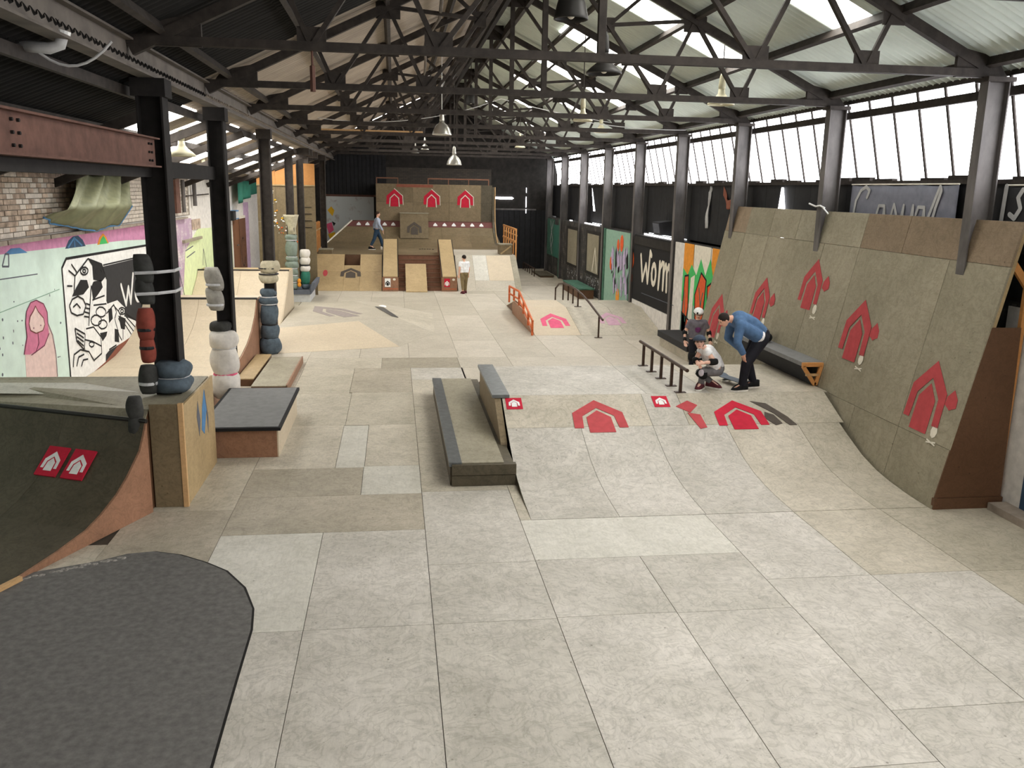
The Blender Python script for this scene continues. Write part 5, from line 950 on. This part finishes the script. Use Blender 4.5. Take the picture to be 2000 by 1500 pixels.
def capsules(J, E, fac=1.0, add=0.0):      # limbs as tapering round-ended segments, later fused into one surface
    mb = MB(); rad = lambda n: (J[n][1] if not isinstance(J[n][1], tuple) else max(J[n][1]))*fac+add
    for e in E:
        n0, n1 = e[:2]; p0, p1 = Vector(J[n0][0]), Vector(J[n1][0]); q0, q1 = rad(n0), rad(n1); t0, t1 = e[2:] if len(e) == 4 else (0, 1)
        a_, b_ = p0.lerp(p1, t0), p0.lerp(p1, t1); ra, rb = q0+(q1-q0)*t0, q0+(q1-q0)*t1; d = (b_-a_).normalized()
        cut0, cut1 = (len(e) == 4 and t0 > 0), (len(e) == 4 and t1 < 1)
        pts, rs = [], []
        if not cut0:
            for k in range(5): c = math.pi/2*(1-k/5); pts.append(tuple(a_-d*ra*math.sin(c))); rs.append(max(ra*math.cos(c), .004))
        for k in range(5): t = k/4; pts.append(tuple(a_.lerp(b_, t))); rs.append(ra+(rb-ra)*t)
        if not cut1:
            for k in range(1, 6): c = math.pi/2*k/5; pts.append(tuple(b_+d*rb*math.sin(c))); rs.append(max(rb*math.cos(c), .004))
        mb.tube(pts, rs, 14)
    return mb
def to_mb(me):
    m = MB(); m.v = [tuple(v.co) for v in me.vertices]; m.f = [tuple(p.vertices) for p in me.polygons]; return m
def join(a, b): o = len(a.v); a.v += b.v; a.f += [tuple(i+o for i in f) for f in b.f]; return a
def remesh(mb, vox, name):
    me = mb.mesh('tmp'); ob = bpy.data.objects.new('tmp', me); COL.objects.link(ob)
    r = ob.modifiers.new('r', 'REMESH'); r.mode = 'VOXEL'; r.voxel_size = vox; s = ob.modifiers.new('s', 'SMOOTH'); s.iterations = 3; s.factor = .5
    dg = bpy.context.evaluated_depsgraph_get(); dg.update(); out = bpy.data.meshes.new_from_object(ob.evaluated_get(dg)); bpy.data.objects.remove(ob)
    for p in out.polygons: p.use_smooth = True
    out.name = name; return out
def frame(f, u):
    f = Vector(f).normalized(); r = f.cross(Vector(u)).normalized(); u = r.cross(f).normalized(); return f, r, u
def ellip(mb, c, fr, rad, n=14, m=10):
    f, r, u = fr; b = len(mb.v)
    for i in range(m+1):
        ph = math.pi*i/m
        for k in range(n):
            t = 2*math.pi*k/n; mb.v.append(tuple(c+r*(rad[0]*math.sin(ph)*math.cos(t))+f*(rad[1]*math.sin(ph)*math.sin(t))+u*(rad[2]*math.cos(ph))))
    for i in range(m):
        for k in range(n): l = (k+1) % n; mb.f.append((b+i*n+k, b+(i+1)*n+k, b+(i+1)*n+l, b+i*n+l))
    return mb
def person(label, J, head, face, up, hs, parts, skin='skin', hands=(), group=None):
    """J: joints {name: (pos, radius)}; head centre, facing and up vectors, head height; parts: garments"""
    base = min(J.values(), key=lambda q: q[0][2])[0]; t = thing('person', label, 'person', tuple(base), group)
    E = [('pelvis', 'spine'), ('spine', 'chest'), ('chest', 'neck')]
    for s in 'LR': E += [('chest', 'sh'+s), ('sh'+s, 'el'+s), ('el'+s, 'wr'+s), ('pelvis', 'hip'+s), ('hip'+s, 'kn'+s), ('kn'+s, 'an'+s), ('an'+s, 'toe'+s)]
    E += [('shL', 'hipL'), ('shR', 'hipR')]; body = capsules(J, E); H_ = Vector(head); fr = frame(face, up); f, r, u = fr; h = hs/2
    ellip(body, H_+u*h*.12, fr, (h*.68, h*.82, h*.9)); ellip(body, H_-u*h*.45+f*h*.18, fr, (h*.5, h*.55, h*.5))       # skull and jaw
    ellip(body, H_+f*h*.83-u*h*.12, fr, (h*.12, h*.18, h*.2), 8, 6)                                                    # nose
    for s in (-1, 1): ellip(body, H_+r*(s*h*.7)-u*h*.05, fr, (h*.08, h*.16, h*.2), 8, 6)                               # ears
    nk = Vector(J['neck'][0]); body.tube([tuple(nk), tuple(H_-u*h*.4-f*h*.15)], h*.36, 10)
    for s, fd, cd in hands:                                                                                           # hand: side, finger direction, curl direction
        w_ = Vector(J['wr'+s][0]); fd = Vector(fd).normalized(); cd = Vector(cd).normalized(); sd = fd.cross(cd).normalized(); k = hs/.22
        pc = w_+fd*.055*k; ellip(body, pc, (cd, sd, fd), (.04*k, .02*k, .055*k), 10, 8)
        for i, L_ in enumerate((.068, .078, .073, .058)):
            b0 = pc+fd*.04*k+sd*((i-1.5)*.02*k); m0 = b0+fd*L_*.5*k+cd*.008*k; body.tube([tuple(b0), tuple(m0), tuple(m0+fd*L_*.3*k+cd*L_*.38*k)], [.0105*k, .0095*k, .008*k], 7)
        b0 = pc-fd*.015*k-sd*.032*k; m0 = b0-sd*.028*k+fd*.025*k; body.tube([tuple(b0), tuple(m0), tuple(m0+fd*.035*k+cd*.01*k)], [.012*k, .0115*k, .009*k], 7)
    new('body', remesh(body, .0095, 'body'), skin, t)
    for s in (-1, 1):
        part(ellip(MB(), H_+f*h*.74+r*(s*h*.27)+u*h*.08, fr, (h*.09, h*.06, h*.055), 8, 6), 'eye', 'eye_dark', t, None, True)
        part(ellip(MB(), H_+f*h*.76+r*(s*h*.27)+u*h*.24, fr, (h*.15, h*.05, h*.035), 8, 6), 'eyebrow', 'hair_dark', t, None, True)
    part(ellip(MB(), H_+f*h*.72-u*h*.5, fr, (h*.2, h*.06, h*.055), 8, 6), 'mouth', 'lips', t, None, True)
    for name, m, kind, *a in parts:
        if kind == 'skin':      # garment grown along a subset of the skeleton: edges, radius factor, extra
            edges, fac, add = a[:3]; me = remesh(capsules(J, edges, fac, add), .012, name); new(name, me, m, t)
        elif kind == 'hair':
            dz, back = a; part(ellip(MB(), H_+u*h*(.22+dz)-f*h*back, fr, (h*.76, h*.86, h*.86), 16, 12), name, m, t, None, True)
        elif kind == 'helmet':
            g = ellip(MB(), H_+u*h*.38-f*h*.08, fr, (h*1.02, h*1.14, h*.9), 18, 12); keep = [i for i, v in enumerate(g.v) if (Vector(v)-H_).dot(u) > h*.18]; ks = set(keep)
            g.f = [q for q in g.f if all(i in ks for i in q)]; o = part(g, name, m, t, None, True); mo = o.modifiers.new('thickness', 'SOLIDIFY'); mo.thickness = .012
            ring = [H_+u*h*.2-f*h*.08+r*(h*1.02*math.cos(k*.3927))+f*(h*1.14*math.sin(k*.3927)) for k in range(17)]; part(MB().tube([tuple(q) for q in ring], h*.05, 6), 'helmet_rim', 'pad_black', o)
            for s in (-1, 1): part(MB().tube([tuple(H_+u*h*.2+r*(s*h*.8)), tuple(H_-u*h*.5+r*(s*h*.55)+f*h*.1), tuple(H_-u*h*.95+f*h*.3)], h*.05, 6), 'chin_strap', 'pad_black', o)
            if a: part(ellip(MB(), H_+u*h*.55+f*h*a[0][0]+r*h*a[0][1], fr, (h*.2, h*.2, h*.25), 8, 6), 'helmet_badge', 'pad_black', o, None, True)
        elif kind == 'sleeve':  # pad around a limb, between two joints from t0 to t1
            j0, j1, t0, t1, rad = a; p0, p1 = Vector(J[j0][0]), Vector(J[j1][0]); part(MB().tube([tuple(p0.lerp(p1, t0+(t1-t0)*i/4)) for i in range(5)], [rad*.9, rad*1.05, rad*1.08, rad*1.05, rad*.9], 12), name, m, t, None, True)
        elif kind == 'cap':     # pad cup on a joint
            jn, d, rad = a; part(MB().blob(Vector(J[jn][0])+Vector(d), rad, 12, 8), name, m, t, None, True)
        elif kind == 'shoe':
            s, sm = a; an = Vector(J['an'+s][0]); to = Vector(J['toe'+s][0]); d = (to-an); d.z = 0; d.normalize(); rt = d.cross(Vector((0, 0, 1))); zf = a_floor(J, s); k = hs/.22
            mb = MB(); L0 = an-d*.075*k; 
            for sgn, zz, wv, ln in ((0, zf+.026, .045, .27), ): pass
            outline = [(-.03, -.03), (0, -.042), (.09, -.044), (.17, -.05), (.235, -.038), (.265, 0), (.235, .038), (.17, .05), (.09, .044), (0, .042), (-.03, .03), (-.04, 0)]
            P3 = lambda q, z, c=1: tuple(Vector((L0.x, L0.y, 0))+d*(q[0]*k*c*1.06+.005)+rt*(q[1]*k*c*1.25)+Vector((0, 0, z)))
            so = MB().hexa([P3(q, zf+.002) for q in outline], [P3(q, zf+.03*k) for q in outline]); sh = MB(); L1 = [P3(q, zf+.03*k) for q in outline]
            top = [P3((q[0]*.9 if q[0] < .12 else q[0]*.93, q[1]*.8), zf+(.135 if q[0] < .1 else .1 if q[0] < .2 else .065)*k) for q in outline]
            o = part(sh.hexa(L1, top), name, m, t, None, True); part(so, 'sole', sm, o)
        elif kind == 'panel':   # print lying on the chest
            off, rad, dr = a; c_ = Vector(J['chest'][0]).lerp(Vector(J['spine'][0]), .35)+Vector(off); part(ellip(MB(), c_, frame(dr, (0, 0, 1)), rad, 12, 8), name, m, t, None, True)
    return t
def a_floor(J, s): return J['toe'+s][1][2] if False else J['toe'+s][0][2]-.045
TORSO = [('pelvis', 'spine', .1, 1), ('spine', 'chest'), ('chest', 'shL'), ('chest', 'shR'), ('shL', 'hipL', 0, .82), ('shR', 'hipR', 0, .82)]
ARMS = [('shL', 'elL'), ('shR', 'elR')]; FORE = [('elL', 'wrL', 0, .95), ('elR', 'wrR', 0, .95)]; SLEEVES = [('shL', 'elL', 0, .6), ('shR', 'elR', 0, .6)]
LEGS = [('pelvis', 'hipL'), ('pelvis', 'hipR'), ('hipL', 'knL'), ('hipR', 'knR'), ('knL', 'anL', 0, .97), ('knR', 'anR', 0, .97)]

# man in denim shirt bending over on the funbox deck
z0 = DZ
MJ = {'pelvis': ((6.08, 13.7, 1.79), .135), 'spine': ((5.9, 13.69, 1.96), .125), 'chest': ((5.68, 13.68, 2.05), .135), 'neck': ((5.52, 13.67, 2.07), .06),
      'shL': ((5.62, 13.48, 2.0), .07), 'elL': ((5.57, 13.43, 1.71), .048), 'wrL': ((5.71, 13.46, 1.5), .033), 'shR': ((5.63, 13.87, 2.0), .07), 'elR': ((5.6, 13.93, 1.71), .048), 'wrR': ((5.84, 13.87, 1.5), .033),
      'hipL': ((6.06, 13.6, 1.74), .105), 'knL': ((5.8, 13.54, 1.34), .07), 'anL': ((5.78, 13.6, z0+.09), .048), 'toeL': ((5.64, 13.57, z0+.045), .028), 'hipR': ((6.09, 13.82, 1.74), .105), 'knR': ((5.95, 13.87, 1.34), .07), 'anR': ((6.08, 13.84, z0+.09), .048), 'toeR': ((5.93, 13.82, z0+.045), .028)}
person('man in blue denim shirt and dark trousers bending over, hands on knees', MJ, (5.40, 13.65, 2.05), (-.85, -.2, -.55), (-.5, 0, .85), .225,
       [('denim_shirt', 'denim_shirt', 'skin', TORSO+ARMS+FORE, 1.06, .016), ('undershirt_hem', 'tee_white', 'skin', [('pelvis', 'spine', .0, .5), ('shL', 'hipL', .5, .92), ('shR', 'hipR', .5, .92)], 1.05, .013), ('trousers', 'trouser_black', 'skin', LEGS, 1.06, .014), ('hair', 'hair_dark', 'hair', .06, .12),
        ('shoe', 'shoe_black', 'shoe', 'L', 'sole_white'), ('shoe', 'shoe_black', 'shoe', 'R', 'sole_white')], 'skin', (('L', (.25, .25, -.9), (.9, .35, .2)), ('R', (.2, -.05, -.9), (1, 0, .2))))
# crouching kid in white top with dark helmet
KJ = {'pelvis': ((5.42, 13.86, 1.2), .115), 'spine': ((5.36, 13.84, 1.35), .1), 'chest': ((5.22, 13.8, 1.5), .1), 'neck': ((5.13, 13.78, 1.58), .042),
      'shL': ((5.17, 13.68, 1.5), .05), 'elL': ((5.27, 13.6, 1.36), .036), 'wrL': ((5.1, 13.58, 1.35), .027), 'shR': ((5.14, 13.92, 1.5), .05), 'elR': ((5.05, 13.92, 1.33), .036), 'wrR': ((5.05, 13.78, 1.3), .027),
      'hipL': ((5.4, 13.77, 1.17), .085), 'knL': ((5.12, 13.68, 1.16), .058), 'anL': ((5.12, 13.78, z0+.09), .042), 'toeL': ((5.04, 13.68, z0+.045), .03), 'hipR': ((5.42, 13.95, 1.17), .085), 'knR': ((5.16, 13.98, 1.1), .056), 'anR': ((5.34, 13.86, z0+.1), .042), 'toeR': ((5.42, 13.77, z0+.045), .03)}
person('kid crouching in white top, grey leggings and dark helmet', KJ, (5.03, 13.72, 1.66), (-.35, -.9, .1), (-.1, -.05, 1), .215,
       [('white_top', 'tee_white', 'skin', TORSO+SLEEVES[:0], 1.06, .012), ('leggings', 'legging_grey', 'skin', LEGS, 1.05, .008), ('helmet', 'helmet_slate', 'helmet'), ('elbow_pad', 'pad_black', 'sleeve', 'elL', 'wrL', -.25, .55, .055), ('elbow_pad', 'pad_black', 'sleeve', 'elR', 'wrR', -.25, .55, .055), ('sleeve', 'tee_white', 'sleeve', 'shL', 'elL', -.1, .3, .062), ('sleeve', 'tee_white', 'sleeve', 'shR', 'elR', -.1, .3, .062),
        ('knee_pad', 'pad_black', 'sleeve', 'knL', 'anL', -.15, .4, .075), ('knee_pad', 'pad_black', 'sleeve', 'knR', 'anR', -.15, .4, .075), ('knee_cup', 'knee_white', 'cap', 'knL', (-.05, -.03, 0), (.05, .05, .06)), ('shoe', 'shoe_maroon', 'shoe', 'L', 'sole_white'), ('shoe', 'shoe_maroon', 'shoe', 'R', 'sole_white')], 'skin_pale',
       (('L', (-.9, .1, -.1), (0, .5, -.8)), ('R', (0, -.9, -.2), (-.3, 0, -.9))))
def stand(x, y, z, h, ang, stride=0.0, arm=.0, out=.06, lean=0.0, bend=.0):
    s = h/1.75; c, n = math.cos(ang), math.sin(ang)   # facing direction (c, n)
    P_ = lambda f, r, u: (x+f*s*c+r*s*n, y+f*s*n-r*s*c, z+u*s)
    J = {'pelvis': (P_(0, 0, .95), .125*s), 'spine': (P_(.01+lean*.3, 0, 1.14), .115*s), 'chest': (P_(lean, 0, 1.34), .125*s), 'neck': (P_(lean*1.1, 0, 1.5), .052*s)}
    for nm, sg in (('L', -1), ('R', 1)):
        a = arm*sg; st = stride*sg
        J['sh'+nm] = (P_(lean, sg*.185, 1.41), .06*s); J['el'+nm] = (P_(lean-.03+a, sg*(.22+out), 1.13), .044*s); J['wr'+nm] = (P_(lean+.05+a*1.6+bend, sg*(.22+out*1.2), .89+bend*.6), .031*s)
        J['hip'+nm] = (P_(0, sg*.09, .9), .092*s); J['kn'+nm] = (P_(st*.5+.03, sg*.1, .5), .062*s); J['an'+nm] = (P_(st*.95, sg*.1, .09+(.09 if st < -.1 else 0)), .044*s); J['toe'+nm] = (P_(st*.95+.14, sg*.11, .045+(.0 if st < -.1 else 0)), .026*s)
    return J, P_(lean*1.25+.02, 0, 1.64), (c, n, 0), s
# kid in grey shirt and white helmet standing behind the funbox
J, hc, fd, s = stand(6.88, 19.0, 0, 1.5, -1.75, .04, .0, .1, .05, .1)
person('kid in grey and purple shirt with white helmet and black pads', J, hc, (fd[0], fd[1], -.35), (0, 0, 1), .225,
       [('grey_shirt', 'tee_grey', 'skin', TORSO+SLEEVES, 1.08, .016), ('leggings', 'trouser_black', 'skin', LEGS, 1.08, .01), ('helmet', 'helmet_white', 'helmet', (.85, .35)), ('shirt_print', 'purple_print', 'panel', (-.015, -.085, -.02), (.075, .05, .1), (fd[0], fd[1], 0)),
        ('elbow_pad', 'pad_black', 'sleeve', 'elL', 'wrL', -.2, .35, .055), ('elbow_pad', 'pad_black', 'sleeve', 'elR', 'wrR', -.2, .35, .055), ('wrist_guard', 'pad_black', 'sleeve', 'elL', 'wrL', .75, 1.1, .042), ('wrist_guard', 'pad_black', 'sleeve', 'elR', 'wrR', .75, 1.1, .042), ('knee_pad', 'pad_black', 'sleeve', 'knL', 'anL', -.2, .3, .085), ('knee_pad', 'pad_black', 'sleeve', 'knR', 'anR', -.2, .3, .085), ('knee_cup', 'knee_white', 'cap', 'knL', (0, -.06, .0), (.05, .04, .07)),
        ('shoe', 'shoe_black', 'shoe', 'L', 'sole_white'), ('shoe', 'shoe_black', 'shoe', 'R', 'sole_white')], 'skin_pale', (('L', (-.1, -.3, -.9), (0, -.9, 0)), ('R', (.1, -.3, -.9), (0, -.9, 0))))
# kid in white tee walking to the stairs, seen from behind
J, hc, fd, s = stand(2.72, 34.45, 0, 1.52, 1.85, .12, .05, .03, .03)
person('kid in white tee and khaki trousers seen from behind by the stairs', J, hc, (fd[0]-.5, fd[1], -.2), (0, 0, 1), .215,
       [('white_tee', 'tee_white', 'skin', TORSO+SLEEVES, 1.08, .014), ('trousers', 'chino', 'skin', LEGS, 1.1, .012), ('hair', 'hair_dark', 'hair', .06, .1), ('shoe', 'shoe_maroon', 'shoe', 'L', 'sole_white'), ('shoe', 'shoe_maroon', 'shoe', 'R', 'sole_white')], 'skin',
       (('L', (0, .1, -1), (0, 1, 0)), ('R', (0, .1, -1), (0, 1, 0))))
# walker on the far platform
J, hc, fd, s = stand(-.82, 40.6, FZ+.003, 1.7, .05, -.3, .12, .02, .04)
person('person in pale blue hoodie and jeans striding across the far platform', J, hc, (1, -.1, -.05), (0, 0, 1), .225,
       [('hoodie', 'hoodie', 'skin', TORSO+ARMS+FORE, 1.1, .014), ('jeans', 'jeans', 'skin', LEGS, 1.1, .012), ('hair', 'hair_brown', 'hair', .08, .12), ('shoe', 'sole_white', 'shoe', 'L', 'sole_white'), ('shoe', 'shoe_black', 'shoe', 'R', 'sole_white')], 'skin', (('L', (.1, 0, -1), (1, 0, 0)), ('R', (.1, 0, -1), (1, 0, 0))))

# ---- skateboard and bag
mat('deck_slate', (84, 96, 108), .5, .2, 8); mat('wheel', (226, 222, 206), .5, .1, 8)
sk = thing('skateboard', 'slate blue skateboard with upturned nose at the feet of the bending man', 'skateboard', (5.86, 14.15, DZ))
def bpt(l, w_, h): d = Vector((.28, -.96, 0)); rt = Vector((.96, .28, 0)); v = Vector((5.84, 14.12, DZ+.085))+d*l+rt*w_+Vector((0, 0, h)); return tuple(v)
ol = []
for i in range(13):
    l = -.4+.8*i/12; wv = .1*(1-max(0, (abs(l)-.29)/.11)**2*.98)**.5; ol.append((l, wv, (max(0, abs(l)-.27))**1.0*.42))
mb = MB()
for i in range(12):
    (l0, w0, h0), (l1, w1, h1) = ol[i], ol[i+1]
    mb.hexa([bpt(l0, -w0, h0), bpt(l0, w0, h0), bpt(l1, w1, h1), bpt(l1, -w1, h1)], [bpt(l0, -w0, h0+.012), bpt(l0, w0, h0+.012), bpt(l1, w1, h1+.012), bpt(l1, -w1, h1+.012)])
part(mb, 'deck', 'deck_slate', sk)
for l in (-.21, .21):
    tk = part(MB().beam(bpt(l, -.07, -.04), bpt(l, .07, -.04), .025, .03), 'truck', 'steel_plate', sk); part(MB().beam(bpt(l, 0, -.04), bpt(l, 0, 0), .05, .05), 'baseplate', 'steel_plate', tk)
    for s_ in (-1, 1): part(MB().tube([bpt(l, s_*.07, -.056), bpt(l, s_*.1, -.056)], .027, 14), 'wheel', 'wheel', tk)
bg_ = thing('sports_bag', 'small grey helmet bag resting on the bench ledge behind the bending man', 'bag', (7.2, 16.05, 1.27)); part(MB().blob((7.17, 16.05, 1.385), (.13, .2, .115), 14, 10), 'bag_body', 'tee_grey', bg_, None, True); part(MB().blob((7.2, 15.89, 1.37), (.1, .06, .09), 10, 8), 'bag_end', 'pad_black', bg_, None, True); part(MB().tube([(7.15, 16.2, 1.46), (7.12, 16.05, 1.53), (7.15, 15.9, 1.46)], .012, 6), 'strap', 'pad_black', bg_)
